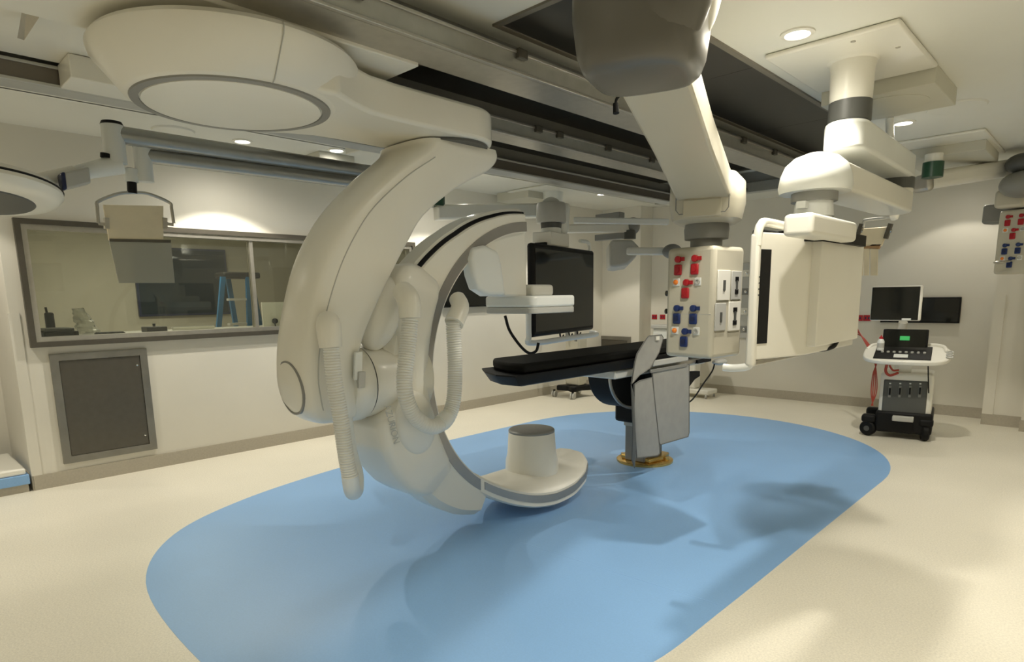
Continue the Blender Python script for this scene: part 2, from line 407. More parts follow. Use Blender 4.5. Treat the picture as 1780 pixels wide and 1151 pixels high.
# ================================================================== CEILING RAILS
def rail(label, x0, x1, y0, y1, z0, z1, body, lip, clips, cx):
    t = thing('ceiling_rail', label, 'rail', ((x0 + x1) / 2, y0, z1), 'ceiling rails of the gantry')
    MB().box((x0, y0, z0 + .018), (x1, y1, z1)).build('beam', body, t, smooth=0)
    MB().box((x0 + .02, y0 + .02, z1), (x0 + .08, y1 - .02, ZC)).build('mounting_strip', MGREY, t, smooth=0)
    MB().box((x1 - .012, y0, z0), (x1 + .014, y1, z0 + .016)).build('lower_lip', lip, t, bevel=.003)
    MB().box((x1, y0, z1 - .02), (x1 + .012, y1, z1 - .004)).build('upper_lip', lip, t, bevel=.003)
    MB().box((x0, y0, z0), (x1 - .012, y1, z0 + .018)).build('slide_track', lip if lip is not ALU else ALU, t, smooth=0)
    for y in clips:
        MB().box((x1 + .001, y - .035, z1 - .045), (x1 + .03, y + .035, z1 + .004)).build('clip', DSTEEL, t, bevel=.004)
    return t
rail('widest grey aluminium ceiling rail, running beside the grey pendant housing', -2.67, -2.43, -.4, 7.38, 2.76, 2.88, ALU, STEEL, [1.62, 2.62, 3.4, 5.35, 6.0, 6.75], 0)
rail('middle grey ceiling rail, behind the gantry beam', -3.5, -3.31, 2.16, 7.38, 2.75, 2.86, ALU, STEEL, [3.75, 4.0, 4.65, 5.35, 6.3], 0)
rail('dark bronze ceiling rail nearest the window wall', -4.40, -4.25, -1.0, 7.45, 2.745, 2.86, BRONZE, LGREY, [], 0)
t = thing('end_beam', 'grey cross beam closing the far ends of the ceiling rails', 'beam', (-3.3, 7.42, 2.86))
MB().box((-4.5, 7.39, 2.75), (-2.3, 7.5, 2.86)).build('beam', ALU, t, bevel=.004)
MB().box((-4.4, 7.42, 2.86), (-2.5, 7.47, ZC)).build('mounting_strip', MGREY, t, smooth=0)
MB().lathe(X_(1296, 330, -3.3) + V(0, -.02, 0), [(.03, 0), (.03, .03), (.02, .04)], (0, -1, 0), 16).build('buffer', BLACK, t)

# ================================================================== C-ARM GANTRY
CX = -3.2
IY, IZ = 3.40, 1.117
g = thing('c_arm_gantry', 'large white ceiling mounted x-ray c-arm gantry with ribbed hoses', 'x-ray machine', (-3.1, 1.37, ZC))
# carriage on the rails
MB().box((-4.22, -.6, 2.865), (-2.68, 2.1, 2.95)).build('carriage_plate', WHITE, g, bevel=.01)
MB().box((-3.27, -.5, 2.742), (-2.655, 2.12, 2.863)).build('carriage_cover', WHITE, g, bevel=.006)
MB().box((-4.24, .93, 2.745), (-4.0, 1.7, 2.863)).build('carriage_cover', WHITE, g, bevel=.006)
MB().loft([[Z_(42, 70, 2.76), Z_(46, 12, 2.84), Z_(88, 0, 2.84)], [Z_(30, 66, 2.80), Z_(40, 8, 2.862), Z_(84, -6, 2.862)]]).build('end_bracket', STEEL, g, smooth=0)
DC = V(-3.1, 1.37, 0)
MB().lathe(DC, [(.45, 2.87), (.45, 2.71), (.56, 2.705), (.575, 2.685), (.568, 2.655), (.455, 2.515), (.435, 2.503), (.30, 2.50), (.01, 2.50)], n=64).build('slew_housing', WHITE, g)
MB().lathe(DC, [(.434, 2.505), (.43, 2.496), (.395, 2.494), (.392, 2.505)], n=64).build('cap_ring', MGREY, g)
MB().lathe(DC, [(.388, 2.504), (.386, 2.494), (.36, 2.492), (.005, 2.491)], n=64).build('cap', WHITE, g)
sd_ = math.radians(-3); sv = V(math.cos(sd_), math.sin(sd_), 0)
MB().tube([DC + sv * r + UP * z for r, z in ((.57, 2.70), (.577, 2.685), (.570, 2.655), (.456, 2.514), (.437, 2.503))], .003, 6).build('seam', LGREY, g)
# beam from the slew housing to the arm pivot
JY = 2.66; JR = .285
poly = []
for k in range(25):
    a = -PI / 2 + PI * k / 24 + PI / 2
    poly.append((DC.x + JR * math.cos(a), JY + JR * math.sin(a)))
poly += [(DC.x - JR, 2.1), (DC.x - JR - .015, 1.93), (DC.x - JR - .07, 1.80), (DC.x - .44, 1.66), (DC.x - .4, 1.4), (DC.x + .4, 1.4), (DC.x + .44, 1.66), (DC.x + JR + .07, 1.80), (DC.x + JR + .015, 1.93), (DC.x + JR, 2.1)]
MB().prism(poly, 'z', 2.515, 2.70).build('beam', WHITE, g, bevel=.02, seg=3)
MB().lathe((DC.x, JY, 0), [(.258, 2.518), (.258, 2.50)], n=48).build('pivot_gap', DGREY, g)
# curved hanging arm
st = [((2.375, 2.507), (2.94, 2.507), .28), ((2.365, 2.47), (2.945, 2.45), .28), ((2.29, 2.41), (2.87, 2.375), .262), ((2.13, 2.29), (2.63, 2.25), .23), ((1.93, 2.11), (2.40, 2.08), .205),
      ((1.80, 1.95), (2.28, 1.92), .195), ((1.70, 1.77), (2.16, 1.74), .19), ((1.63, 1.56), (2.03, 1.53), .185), ((1.585, 1.36), (1.94, 1.36), .185), ((1.57, 1.19), (1.90, 1.2), .185),
      ((1.578, 1.10), (1.90, 1.08), .185), ((1.60, 1.02), (1.90, 1.0), .175), ((1.64, .965), (1.89, .95), .155), ((1.69, .93), (1.85, .925), .115)]
def arm_ring(O, I, hw):
    pts = []
    for k in range(17):
        th = -PI / 2 + PI * k / 16
        c = max(0, math.cos(th)); s_ = math.sin(th)
        pts.append((.26 * (1 - c ** .55), math.copysign(abs(s_) ** .8, s_)))
    pts += [(.6, 1), (.94, 1), (.985, .95), (1, .85), (1, -.85), (.985, -.95), (.94, -1), (.6, -1)]
    return [V(CX + x * hw, O[0] + (I[0] - O[0]) * s_, O[1] + (I[1] - O[1]) * s_) for s_, x in pts]
def densify(st, n):
    arr = [Vector((*O, *I, hw)[:5]) if False else (O[0], O[1], I[0], I[1], hw) for O, I, hw in st]
    out = []
    for i in range(len(arr) - 1):
        p0 = arr[max(0, i - 1)]; p1 = arr[i]; p2 = arr[i + 1]; p3 = arr[min(len(arr) - 1, i + 2)]
        for k in range(n):
            t = k / n
            out.append([.5 * (2 * b + (c - a) * t + (2 * a - 5 * b + 4 * c - d) * t * t + (3 * b - a - 3 * c + d) * t ** 3) for a, b, c, d in zip(p0, p1, p2, p3)])
    out.append(list(arr[-1]))
    return out
dst = densify(st, 4)
am = MB().loft([arm_ring((q[0], q[1]), (q[2], q[3]), q[4]) for q in dst]).build('hanging_arm', WHITE, g, smooth=50)
# seam along the side of the arm
seam = [V(CX + q[4] * 1.0, q[0] + (q[2] - q[0]) * .26, q[1] + (q[3] - q[1]) * .26) for q in dst[8:-8]]
MB().tube(seam, .0035, 6).build('seam', LGREY, g)
# end cap on the arm, facing the near end of the room
ca = V(CX + .0, 1.590, 1.13); cn = V(-.04, -1, -.10).normalized()
MB().lathe(ca, [(.150, -.06), (.150, .003), (.141, .005), (.138, -.004)], cn, 40).build('end_ring', MGREY, g)
MB().lathe(ca, [(.137, -.05), (.137, .001), (.11, .009), (.06, .014), (.003, .015)], cn, 40).build('end_cap', WHITE, g)
# propeller hub
MB().lathe((CX, 0, IZ), [(.16, 1.86), (.205, 1.875), (.222, 1.90), (.222, 1.985), (.215, 2.0)], (0, 1, 0), 48).build('hub_flange', WHITE, g)
MB().lathe((CX, 0, IZ), [(.208, 2.0), (.208, 2.012)], (0, 1, 0), 48).build('hub_gap', DGREY, g)
MB().lathe((CX, 0, IZ), [(.208, 2.012), (.212, 2.03), (.208, 2.10), (.20, 2.2), (.21, 2.3), (.23, 2.4)], (0, 1, 0), 48).build('hub', WHITE, g)
MB().fbox(X_(622, 636, -2.99), (1, 0, 0), (0, 1, .0), (0, .1, 1), .02, .05, .155).build('side_plate', WHITE2, g, bevel=.006)
MB().fbox(X_(628, 660, -2.975), (1, 0, 0), (0, 1, .0), (0, .1, 1), .02, .042, .09).build('badge_plate', LGREY, g, bevel=.003)
# sleeve carrying the C
def lerp(tab, x):
    for (a0, v0), (a1, v1) in zip(tab[:-1], tab[1:]):
        if x <= a1:
            u = (x - a0) / (a1 - a0); u = u * u * (3 - 2 * u) if False else u
            return v0 + (v1 - v0) * max(0, min(1, u))
    return tab[-1][1]
def polar(a, r, x): return V(CX + x, IY + r * math.cos(math.radians(a)), IZ + r * math.sin(math.radians(a)))
def round_rect(x0, x1, r0, r1, rad, n=5):
    pts = []
    for cx, cr, a0 in ((x1 - rad, r1 - rad, 0), (x0 + rad, r1 - rad, 90), (x0 + rad, r0 + rad, 180), (x1 - rad, r0 + rad, 270)):
        for k in range(n + 1):
            a = math.radians(a0 + 90 * k / n); pts.append((cx + rad * math.cos(a), cr + rad * math.sin(a)))
    return pts
ro = [(146, 1.24), (149, 1.31), (153, 1.34), (160, 1.31), (168, 1.21), (176, 1.16), (183, 1.18), (187, 1.31), (190, 1.41), (196, 1.43), (203, 1.41), (209, 1.38), (214, 1.33), (217, 1.27)]
hwt = [(146, .13), (148, .165), (152, .195), (165, .215), (205, .215), (212, .20), (217, .16)]
rings = []
for k in range(72):
    a = 146 + 71 * k / 71
    rings.append([polar(a, r, x) for x, r in round_rect(-lerp(hwt, a), lerp(hwt, a), 1.005, lerp(ro, a), .06)])
MB().loft(rings).build('sleeve', WHITE, g, smooth=50)
R1 = Matrix.Rotation(math.radians(-28), 3, 'X')
MB().ell(X_(662, 545, -3.12), (.12, .12, .23), 24, 16, Matrix.Rotation(math.radians(-24), 3, 'X')).build('sleeve_lobe', WHITE, g)
MB().ell(X_(722, 735, -2.99), (.05, .145, .20), 24, 16, Matrix.Rotation(math.radians(14), 3, 'X')).build('side_cover', WHITE, g)
# lettering down the sleeve
nrm = V(1, -.28, 0).normalized()
tdir = (X_(690, 772, -2.98) - X_(673, 706, -2.98)).normalized()
pos = X_(681, 738, -2.975)
vv = nrm.cross(tdir).normalized()
mw = Matrix((( tdir.x, vv.x, nrm.x, pos.x), (tdir.y, vv.y, nrm.y, pos.y), (tdir.z, vv.z, nrm.z, pos.z), (0, 0, 0, 1)))
text_mesh('lettering', 'AZURION', .055, mw, LGREY, g)
# the C itself
HW = .13
rot_ = [(93, 1.055), (110, 1.07), (128, 1.11), (139, 1.155), (149, 1.20), (180, 1.25), (205, 1.27), (222, 1.235), (232, 1.19), (241, 1.13)]
rings = []
for k in range(112):
    a = 93 + 148 * k / 111; r1 = lerp(rot_, a)
    sec = [(HW, .925), (HW, r1 - .01), (HW - .012, r1), (HW - .05, r1 + .035), (-HW + .05, r1 + .035), (-HW + .012, r1), (-HW, r1 - .01), (-HW, .925)]
    rings.append([polar(a, r, x) for x, r in sec])
MB().loft(rings).build('c_arc', WHITE, g, smooth=30)
gr = []
for k in range(50):
    a = 93.2 + 57 * k / 49; r1 = lerp(rot_, a); gr.append([polar(a, r, x) for x, r in ((HW - .012, r1 - .002), (HW - .006, r1 + .006), (HW - .006 - .022 * lerp([(93, .4), (110, .8), (125, 1), (160, 1)], a), r1 + .006 + .018 * lerp([(93, .4), (110, .8), (125, 1), (160, 1)], a)), (HW - .034, r1 + .014))])
MB().loft(gr).build('cable_groove', BLACK, g)
def arc_strip(name, a0, a1, xin, r0, r1, m, n=90, prnt=None):
    rr = []
    for k in range(n + 1):
        a = a0 + (a1 - a0) * k / n
        rr.append([polar(a, r, x) for x, r in ((xin + .006, r0), (xin + .006, r1), (-xin - .006, r1), (-xin - .006, r0))])
    return MB().loft(rr).build(name, m, prnt or g, smooth=30)
arc_strip('track', 92.7, 241, HW, .935, 1.0, STRIP)
# tube housing at the lower end
def spoon_hw(a): return lerp([(239, .13), (246, .17), (254, .235), (264, .285), (276, .31), (288, .305), (298, .27), (304, .20), (306.5, .12)], a)
def plan(y):  # half width of the housing as a function of y
    return lerp([(2.85, .135), (2.95, .17), (3.08, .225), (3.25, .28), (3.45, .31), (3.68, .31), (3.86, .275), (3.96, .22), (4.01, .14)], y)
def zb(y): return IZ - math.sqrt(max(0, 1.065 ** 2 - (y - IY - .08) ** 2)) 
def ze(y): return zb(y) + .125
def zt(y): return max(ze(y) + .012, .275 + .05 * max(0, 3.15 - y))
ys = [2.85 + (4.01 - 2.85) * k / 40 for k in range(41)]
rr = []
for y in ys:
    h = plan(y); b = zb(y); e_ = ze(y); t_ = zt(y)
    half = [(h - .02, b), (h, b + .015), (h, e_ - .01), (h - .012, e_), (h * .82, e_ + (t_ - e_) * .45), (h * .62, e_ + (t_ - e_) * .8), (h * .4, t_), (0, t_ + .004)]
    rr.append([V(CX + x, y, z) for x, z in half] + [V(CX - x, y, z) for x, z in reversed(half[:-1])])
MB().loft(rr).build('tube_housing', WHITE, g, smooth=40)
rr = []
for y in ys[1:-1]:
    h = plan(y) + .006; rr.append([V(CX + h, y, zb(y) + .045), V(CX + h, y, zb(y) + .10), V(CX + h - .03, y, zb(y) + .10), V(CX + h - .03, y, zb(y) + .045)])
MB().loft(rr).build('track', STRIP, g)
TY = 3.53
MB().lathe((CX, TY, 0), [(.21, .25), (.205, .34), (.19, .40), (.18, .56), (.172, .572)], n=44).build('tube_cone', WHITE, g)
MB().lathe((CX, TY, 0), [(.178, .565), (.18, .578), (.172, .588), (.155, .592), (.003, .592)], n=44).build('tube_window', MGREY, g)
# detector
def rpoly(hx_, hy_, c):
    out = []
    for sx, sy, a0 in ((1, 1, 0), (-1, 1, 90), (-1, -1, 180), (1, -1, 270)):
        for k in range(6):
            a = math.radians(a0 + 18 * k); out.append((CX + sx * (hx_ - c) + c * math.cos(a), TY + sy * (hy_ - c) + c * math.sin(a)))
    return out
MB().prism(rpoly(.25, .25, .06), 'z', 1.478, 1.522).build('detector_plate', LGREY, g, bevel=.006)
MB().prism(rpoly(.252, .252, .06), 'z', 1.5225, 1.605).build('detector', WHITE2, g, bevel=.018, seg=3)
hy1 = X_(960, 505, CX + .1).y
MB().box((CX - .1, TY - .1, 1.60), (CX + .12, hy1, 1.685)).build('detector_handle', WHITE, g, bevel=.025, seg=4)
dp = [X_(p[0], p[1], CX + .1) for p in ((915, 398), (917, 516), (880, 516), (862, 480), (842, 418), (868, 406), (890, 400))]
MB().slab(dp, (-.2, 0, 0)).build('detector_carriage', WHITE, g, bevel=.02, seg=3)
dq = [X_(p[0], p[1], CX + .17) for p in ((824, 430), (845, 426), (868, 436), (874, 460), (881, 514), (850, 515), (832, 503), (824, 480), (819, 450))]
MB().slab(dq, (-.11, 0, 0)).build('detector_cover', WHITE2, g, bevel=.03, seg=4)
# hoses
def hose(pts, r=.043, pitch=.0145, name='hose'):
    P = catmull(pts, 30)
    L = [0]
    for a, b in zip(P[:-1], P[1:]): L.append(L[-1] + (b - a).length)
    n = int(L[-1] / (pitch / 3)); Q = []; R = []
    j = 0
    for i in range(n + 1):
        d = L[-1] * i / n
        while j < len(L) - 2 and L[j + 1] < d: j += 1
        u = (d - L[j]) / max(1e-9, L[j + 1] - L[j]); Q.append(P[j].lerp(P[j + 1], u)); R.append((r, r, r * .84)[i % 3])
    return MB().tube(Q, R, 18).build(name, HOSE, g, smooth=60)
H1 = [X_(575, 600, -2.93), X_(581, 660, -2.92), X_(591, 720, -2.91), X_(601, 790, -2.91), X_(608, 828, -2.915)]
hose(H1)
e = [X_(608, 826, -2.915), X_(611, 846, -2.93), X_(614, 855, -2.975), X_(618, 848, -3.02), X_(617, 822, -3.06), X_(608, 790, -3.09), X_(600, 740, -3.1), X_(597, 700, -3.1)]
MB().tube(catmull(e, 6), .046, 18).build('hose_end', WHITE2, g)
f1 = [X_(570, 553, -2.985), X_(571, 566, -2.955), X_(573, 585, -2.94), X_(575, 604, -2.935)]
MB().tube(catmull(f1, 5), lambda u: .052 + .018 * math.sin(min(1, u * 2.2) * PI / 2) - .012 * u, 22).build('hose_fitting', WHITE, g)
MB().tube([X_(571, 553, -2.99), X_(573, 600, -2.99)], .058, 20).build('fitting_base', WHITE, g)
H2 = [X_(713, 556, -2.86), X_(708, 610, -2.85), X_(703, 655, -2.84), X_(706, 692, -2.83), X_(722, 725, -2.83), X_(750, 742, -2.835), X_(775, 730, -2.85), X_(788, 698, -2.86), X_(791, 640, -2.87), X_(789, 590, -2.88), X_(788, 560, -2.89)]
hose(H2, .046)
MB().tube(catmull([X_(764, 737, -2.843), X_(772, 732, -2.848), X_(778, 724, -2.852)], 3), .051, 18).build('hose_collar', WHITE2, g)
MB().tube(catmull([X_(700, 507, -2.95), X_(708, 517, -2.89), X_(712, 533, -2.865), X_(713, 553, -2.86)], 5), lambda u: .062 + .004 * math.sin(u * PI), 22).build('hose_fitting', WHITE, g)
MB().tube(catmull([X_(795, 520, -2.99), X_(800, 532, -2.93), X_(796, 546, -2.90), X_(789, 562, -2.885)], 5), lambda u: .052 + .008 * u, 22).build('hose_fitting', WHITE, g)

# ================================================================== PATIENT TABLE
T = thing('patient_table', 'patient table with black mattress and hanging grey lead skirt', 'table', (-3.2, 5.17, 0))
TX0, TX1 = -3.47, -2.95
def table_poly(g_=0.0, y0=3.1, y1=6.05):
    return [(TX1 + g_, y0 + .02 - g_), (TX1 + g_, y1), (TX0 - g_, y1), (TX0 - g_, y0 + .22 - g_), (TX0 + .14, y0 + .1 - g_), (TX1 - .16, y0 - g_)]
tb = [table_poly(-.05, 3.14), table_poly(-.012, 3.11), table_poly(.012, 3.075), table_poly(.012, 3.075)]
MB().loft([[V(a, b, z) for a, b in pl_] for pl_, z in zip(tb, (.972, .985, 1.052, 1.062))]).build('tabletop', BLACK, T, smooth=25)
mp = [(TX1 - .01, 3.2), (TX1 - .01, 6.0), (TX0 + .01, 6.0), (TX0 + .01, 3.38), (TX0 + .12, 3.28), (TX1 - .15, 3.18)]
MB().prism(mp, 'z', 1.062, 1.135).build('mattress', VINYL, T, bevel=.022, seg=3)
MB().box((-3.42, 4.35, .90), (-2.99, 5.95, .971)).build('slide_carriage', WHITE2, T, bevel=.012)
MB().box((-2.98, 4.75, .93), (-2.955, 5.75, .965)).build('side_rail', STEEL, T, bevel=.004)
# D shaped pivot cover
dd = [(4.42, .915)] + [(4.85 + .43 * math.cos(a), .915 + .33 * math.sin(a)) for a in [PI + PI / 2 * k / 12 for k in range(13)]] + [(4.9, .585), (4.9, .915)]
MB().prism(dd, 'x', -3.33, -3.1).build('pivot_cover', BLACK, T, bevel=.008)
rim = [V(-3.095, y, z) for y, z in dd[1:14]]
MB().tube(rim, .014, 8).build('cover_rim', STEEL, T)
by_ = X_(1071, 690, -3.36).y; bz_ = X_(1090, 735, -3.2).z; cy_ = X_(1086, 770, -3.31).y
MB().box((-3.36, by_, .62), (-3.06, 5.4, .914)).build('head_block', BLACK, T, bevel=.02)
MB().box((-3.34, by_ - .06, bz_), (-3.06, 5.36, .62)).build('bellows', BLACK, T, bevel=.03)
MB().box((-3.32, cy_ - .01, bz_ - .06), (-3.08, 5.33, bz_ + .005)).build('column_collar', LGREY, T, bevel=.008)
MB().box((-3.31, cy_, .03), (-3.09, 5.31, bz_ - .05)).build('column', MGREY, T, bevel=.012)
MB().lathe((-3.2, 5.17, 0), [(.27, .002), (.27, .02), (.255, .028), (.02, .028)], n=48).build('base_plate', GOLD, T)
MB().prism([(-3.36, 5.0), (-3.04, 5.0), (-3.0, 5.17), (-3.04, 5.36), (-3.36, 5.36), (-3.4, 5.17)], 'z', .028, .075).build('base_block', GOLD, T, bevel=.012)
for sx in (-.2, .2):
    MB().lathe((-3.2 + sx, 5.17 + sx * .3, 0), [(.03, .028), (.03, .055), (.002, .057)], n=12).build('base_bolt', GOLD, T)
# lead skirt on the near side rail
SX = -2.90
MB().fbox(X_(1165, 627, SX), (0, 1, 0), (1, 0, 0), (0, 0, 1), .62, .03, .05).build('skirt_rail', LGREY, T, bevel=.006)
MB().fbox(X_(1163, 640, SX), (0, 1, 0), (1, 0, 0), (0, 0, 1), .64, .02, .03).build('skirt_clamp', MGREY, T, bevel=.004)
def apron(name, px, X, m, th=.012, bev=.004):
    pts = [X_(a, b, X) for a, b in px]
    return MB().slab(pts, (-th, 0, 0)).build(name, m, T, bevel=bev)
def edge(px, X, r=.005, nm='binding'):
    pts = [X_(a, b, X) for a, b in px]; pts.append(pts[0])
    MB().tube(pts, r, 6).build(nm, LEADD, T)
pB = [(1134, 648), (1198, 633), (1198, 752), (1196, 759), (1148, 773), (1144, 765)]
apron('skirt_panel', pB, SX, LEAD); edge(pB, SX + .001)
pA = [(1103, 668), (1112, 662), (1134, 656), (1147, 780), (1147, 788), (1143, 792), (1107, 796), (1102, 720)]
apron('skirt_panel', pA, SX + .03, LEAD); edge(pA, SX + .031)
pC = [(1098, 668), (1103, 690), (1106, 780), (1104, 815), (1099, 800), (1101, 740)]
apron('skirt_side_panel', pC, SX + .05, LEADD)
pD = [(1122, 592), (1128, 584), (1150, 582), (1153, 587), (1146, 612), (1130, 640), (1112, 652), (1098, 668), (1104, 630), (1108, 615)]
apron('upper_flap', pD, SX + .04, LEAD); edge(pD, SX + .041, .004)
MB().fbox(X_(1143, 588, SX + .05), (0, 1, 0), (1, 0, 0), (0, 0, 1), .05, .01, .035).build('care_tag', WHITE, T)
ck = [(1199, 646), (1217, 645), (1217, 654), (1208, 660), (1199, 672)]
apron('bracket', ck, SX - .1, BLACK, .05)
MB().tube(catmull([X_(1243, 628, -2.9), X_(1238, 645, -2.92), X_(1222, 668, -2.96), X_(1206, 692, -3.0), X_(1190, 705, -3.05)], 6), .008, 8).build('cable', BLACK, T)
MB().fbox(X_(1222, 627, -2.95), (0, 1, 0), (1, 0, 0), (0, 0, 1), .28, .04, .035).build('rail_extension', BLACK, T, bevel=.005)
MB().ell(X_(1251, 629, -2.9), (.06, .12, .035)).build('hand_switch', LGREY, T)

# ================================================================== SERVICE PENDANTS
def service_head(root, cx, cy, z0, z1, wd, front, labelled=True):
    """column head with medical sockets; front is the horizontal unit normal of the socket face"""
    n = V(front[0], front[1], 0).normalized(); u = V(-n.y, n.x, 0)      # u points to the viewer's right
    c = V(cx, cy, (z0 + z1) / 2); h = z1 - z0
    MB().fbox(c, u, n, UP, wd, wd, h).build('column_head', IVORY, root, bevel=.028, seg=3)
    S = h / .70
    def at(u_, v_): return c + n * (wd / 2) + u * u_ * wd / .35 + UP * v_ * S
    def block(name, u_, v_, w_, hh, m, dep=.012, bev=.0):
        o = MB().fbox(at(u_, v_) + n * dep / 2, u, n, UP, w_ * wd / .35, dep, hh * S).build(name, m, root, bevel=bev, seg=2)
        return o
    def U(px): return (px - 1200) / 74 * .35
    def Vv(py): return (527 - py) / 190 * .70
    for col, dy in ((RED, 0), (BLUEP, 84)):
        for px, py in ((1183, 452), (1209, 452), (1197, 492)):
            py = py + dy; s_ = at(U(px), Vv(py))
            o = MB().lathe(s_, [(.021 * S, 0), (.021 * S, .018), (.012, .022)], n, 16).fbox(s_ + u * .026 * S + n * .006, u, n, UP,   .034 * S, .012, .024 * S).build('small_socket', col, root)
        for px, py in ((1183, 470), (1209, 470), (1195.5, 510)):
            py = py + dy
            o = block('large_socket', U(px), Vv(py), .056, .068, col, .016, .02)
            MB().lathe(at(U(px), Vv(py)) + n * .016, [(.016, 0), (.016, .003), (.006, .003)], n, 12).build('port', NAVY if dy else RED, o)
        o = block('indicator', U(1180), Vv(491 + dy), .052, .05, WHITE2, .006, .003)
        MB().ell(at(U(1180), Vv(491 + dy)) + n * .008, (.016, .016, .016), 12, 8).build('lamp', ORANGE, o)
        o = block('earth_point', U(1214), Vv(491 + dy), .046, .05, WHITE2, .006, .003)
        MB().lathe(at(U(1214), Vv(491 + dy)) + n * .006, [(.017, 0), (.017, .008), (.011, .008), (.011, .002)], n, 14).build('ring', LGREY, o)
    # side face plates
    c2 = c + u * wd / 2
    def plate(px, py, w_, hh, m, kind_):
        p = c2 - n * ((px - 1262) / 50 * wd) + UP * Vv(py) * S
        o = MB().fbox(p + u * .004, n, u, UP, w_, .008, hh).build('outlet_plate', m, root, bevel=.003)
        MB().fbox(p + u * .0095, n, u, UP, w_ * .16, .006, hh * .34).build('port', DGREY, o)
        if kind_:
            for q in (-.22, .22): MB().fbox(p + u * .0095 + UP * hh * q, n, u, UP, w_ * .3, .005, hh * .16).build('port', BLACK, o)
    plate(1252, 498, .135, .178, WHITE, 0); plate(1272.5, 498, .112, .172, LGREY, 1); plate(1248.5, 551, .115, .165, LGREY, 0); plate(1271.5, 551, .135, .178, WHITE, 1)
    MB().fbox(c - UP * (h * .10) + n * .0005, u, n, UP, wd * .92, wd + .001, .003).build('seam', LGREY, root)
    return c, u, n

sp = thing('service_pendant', 'ivory ceiling service pendant with red and blue gas sockets, centre of room', 'pendant', (-1.3, 2.1, ZC), 'service pendants')
hc = D_(1224, 527, 3.95)
d = (V(0, 0, 0) - V(hc.x, hc.y, 0)).normalized()
rgt = (-d).cross(UP).normalized()
fr = (d * math.cos(math.radians(33)) - rgt * math.sin(math.radians(33)))
zt0 = D_(1224, 432, 3.95).z; zb0 = D_(1224, 620, 3.95).z
service_head(sp, hc.x, hc.y, zb0, zt0, .338, fr)
jc = V(hc.x, hc.y, 0)
fr_u = V(-fr.y, fr.x, 0)
for pz in (509, 541):
    kp = V(hc.x, hc.y, D_(1224, pz, 3.95).z) - fr_u * .172 + fr * .10
    MB().cyl(kp, kp - fr_u * .035, .008, .008, 10).lathe(kp - fr_u * .03, [(.016, 0), (.018, .012), (.01, .018)], -fr_u, 14).build('side_valve', DSTEEL, sp)
zj0 = D_(1224, 393, 3.95).z; zj1 = D_(1224, 312, 3.95).z
MB().lathe(jc, [(.095, zt0 - .01), (.095, zt0 + .045), (.13, zt0 + .05), (.135, zj0 - .03), (.128, zj0 + .005)], n=40).build('swivel_collar', MGREY, sp)
# arm: from the hub near the ceiling down to the swivel
hubc = V(-1.33, 2.08, 0)
ad = V(jc.x - hubc.x, jc.y - hubc.y, 0).normalized(); ar = V(ad.y, -ad.x, 0)
def arm_sec(p, w_, z0, z1, ch=.35):
    h = z1 - z0
    return [p + ar * a * w_ / 2 + UP * (z0 + h * b - p.z) for a, b in ((-1, 0), (1, 0), (1.06, .2), (1.0, .75), (.8, 1), (-.8, 1), (-1.0, .75), (-1.06, .2))]
A0 = hubc + ad * .0; A1 = jc + ad * -.05
za, zb_ = 2.43, zj0 + .10
MB().loft([arm_sec(A0, .27, za + .0, za + .22), arm_sec(A0.lerp(A1, .5), .27, (za + zb_) / 2, (za + zb_) / 2 + .2), arm_sec(A1, .31, zb_, zb_ + .19)]).build('arm', IVORY, sp, bevel=.012)
# joint housing at the outer end
jr = []
for z, r, q in ((zj0, .165, 1), (zj0 + .02, .20, 1), (zj0 + .12, .22, 1), (zj1 - .05, .215, 1), (zj1, .17, 1)):
    ring = []
    for k in range(32):
        a = 2 * PI * k / 32; c_, s_ = math.cos(a), math.sin(a)
        e_ = (abs(c_) ** 3 + abs(s_) ** 3) ** (-1 / 3)
        ring.append(jc + (ad * c_ + ar * s_) * r * e_ + UP * z)
    jr.append(ring)
MB().loft(jr).build('joint_housing', IVORY, sp, smooth=45)
MB().fbox(jc - ad * .22 + UP * (zj0 + .075), ar, ad, UP, .22, .012, .10).build('inspection_cover', IVORY, sp, bevel=.02)
gl_ = [jc - ad * .222 + ar * x_ + UP * z_ for x_, z_ in ((-.15, zj0 + .17), (-.15, zj0 + .07), (-.13, zj0 + .045), (.13, zj0 + .045), (.15, zj0 + .07), (.15, zj0 + .17))]
MB().tube(gl_, .0035, 6).build('cover_seam', MGREY, sp)
# grey hub housing at the inner end
hb = []
for z, r in ((2.36, .15), (2.365, .175), (2.385, .197), (2.43, .213), (2.55, .228), (2.75, .228), (2.86, .22)):
    ring = []
    for k in range(48):
        a = 2 * PI * k / 48; c_, s_ = math.cos(a), math.sin(a)
        e_ = (abs(c_) ** 3.6 + abs(s_) ** 3.6) ** (-1 / 3.6)
        ring.append(hubc + (ad * c_ + ar * s_) * r * e_ + UP * z)
    hb.append(ring)
MB().loft(hb).build('hub_cover', HUBG, sp, smooth=45)
MB().ell(hubc + ar * .12 - ad * .11 + UP * 2.68, (.15, .15, .285), 28, 18).build('hub_lobe', HUBG, sp)
MB().ell(hubc + ar * .14 + ad * .05 + UP * 2.70, (.13, .13, .25), 28, 18).build('hub_shell', WHITE, sp)
MB().lathe(hubc, [(.17, 2.84), (.17, 2.95), (.3, 2.955), (.3, 2.979)], n=36).build('ceiling_flange', WHITE, sp)
MB().tube(catmull([D_(1104, 176, 3.0), D_(1092, 170, 3.0), D_(1080, 165, 3.0), D_(1072, 172, 3.0), D_(1070, 182, 3.0)], 5), .007, 8).cyl(D_(1070, 180, 3.0), D_(1071, 197, 3.0), .013, .016, 10).build('loose_cable', BLACK, sp)

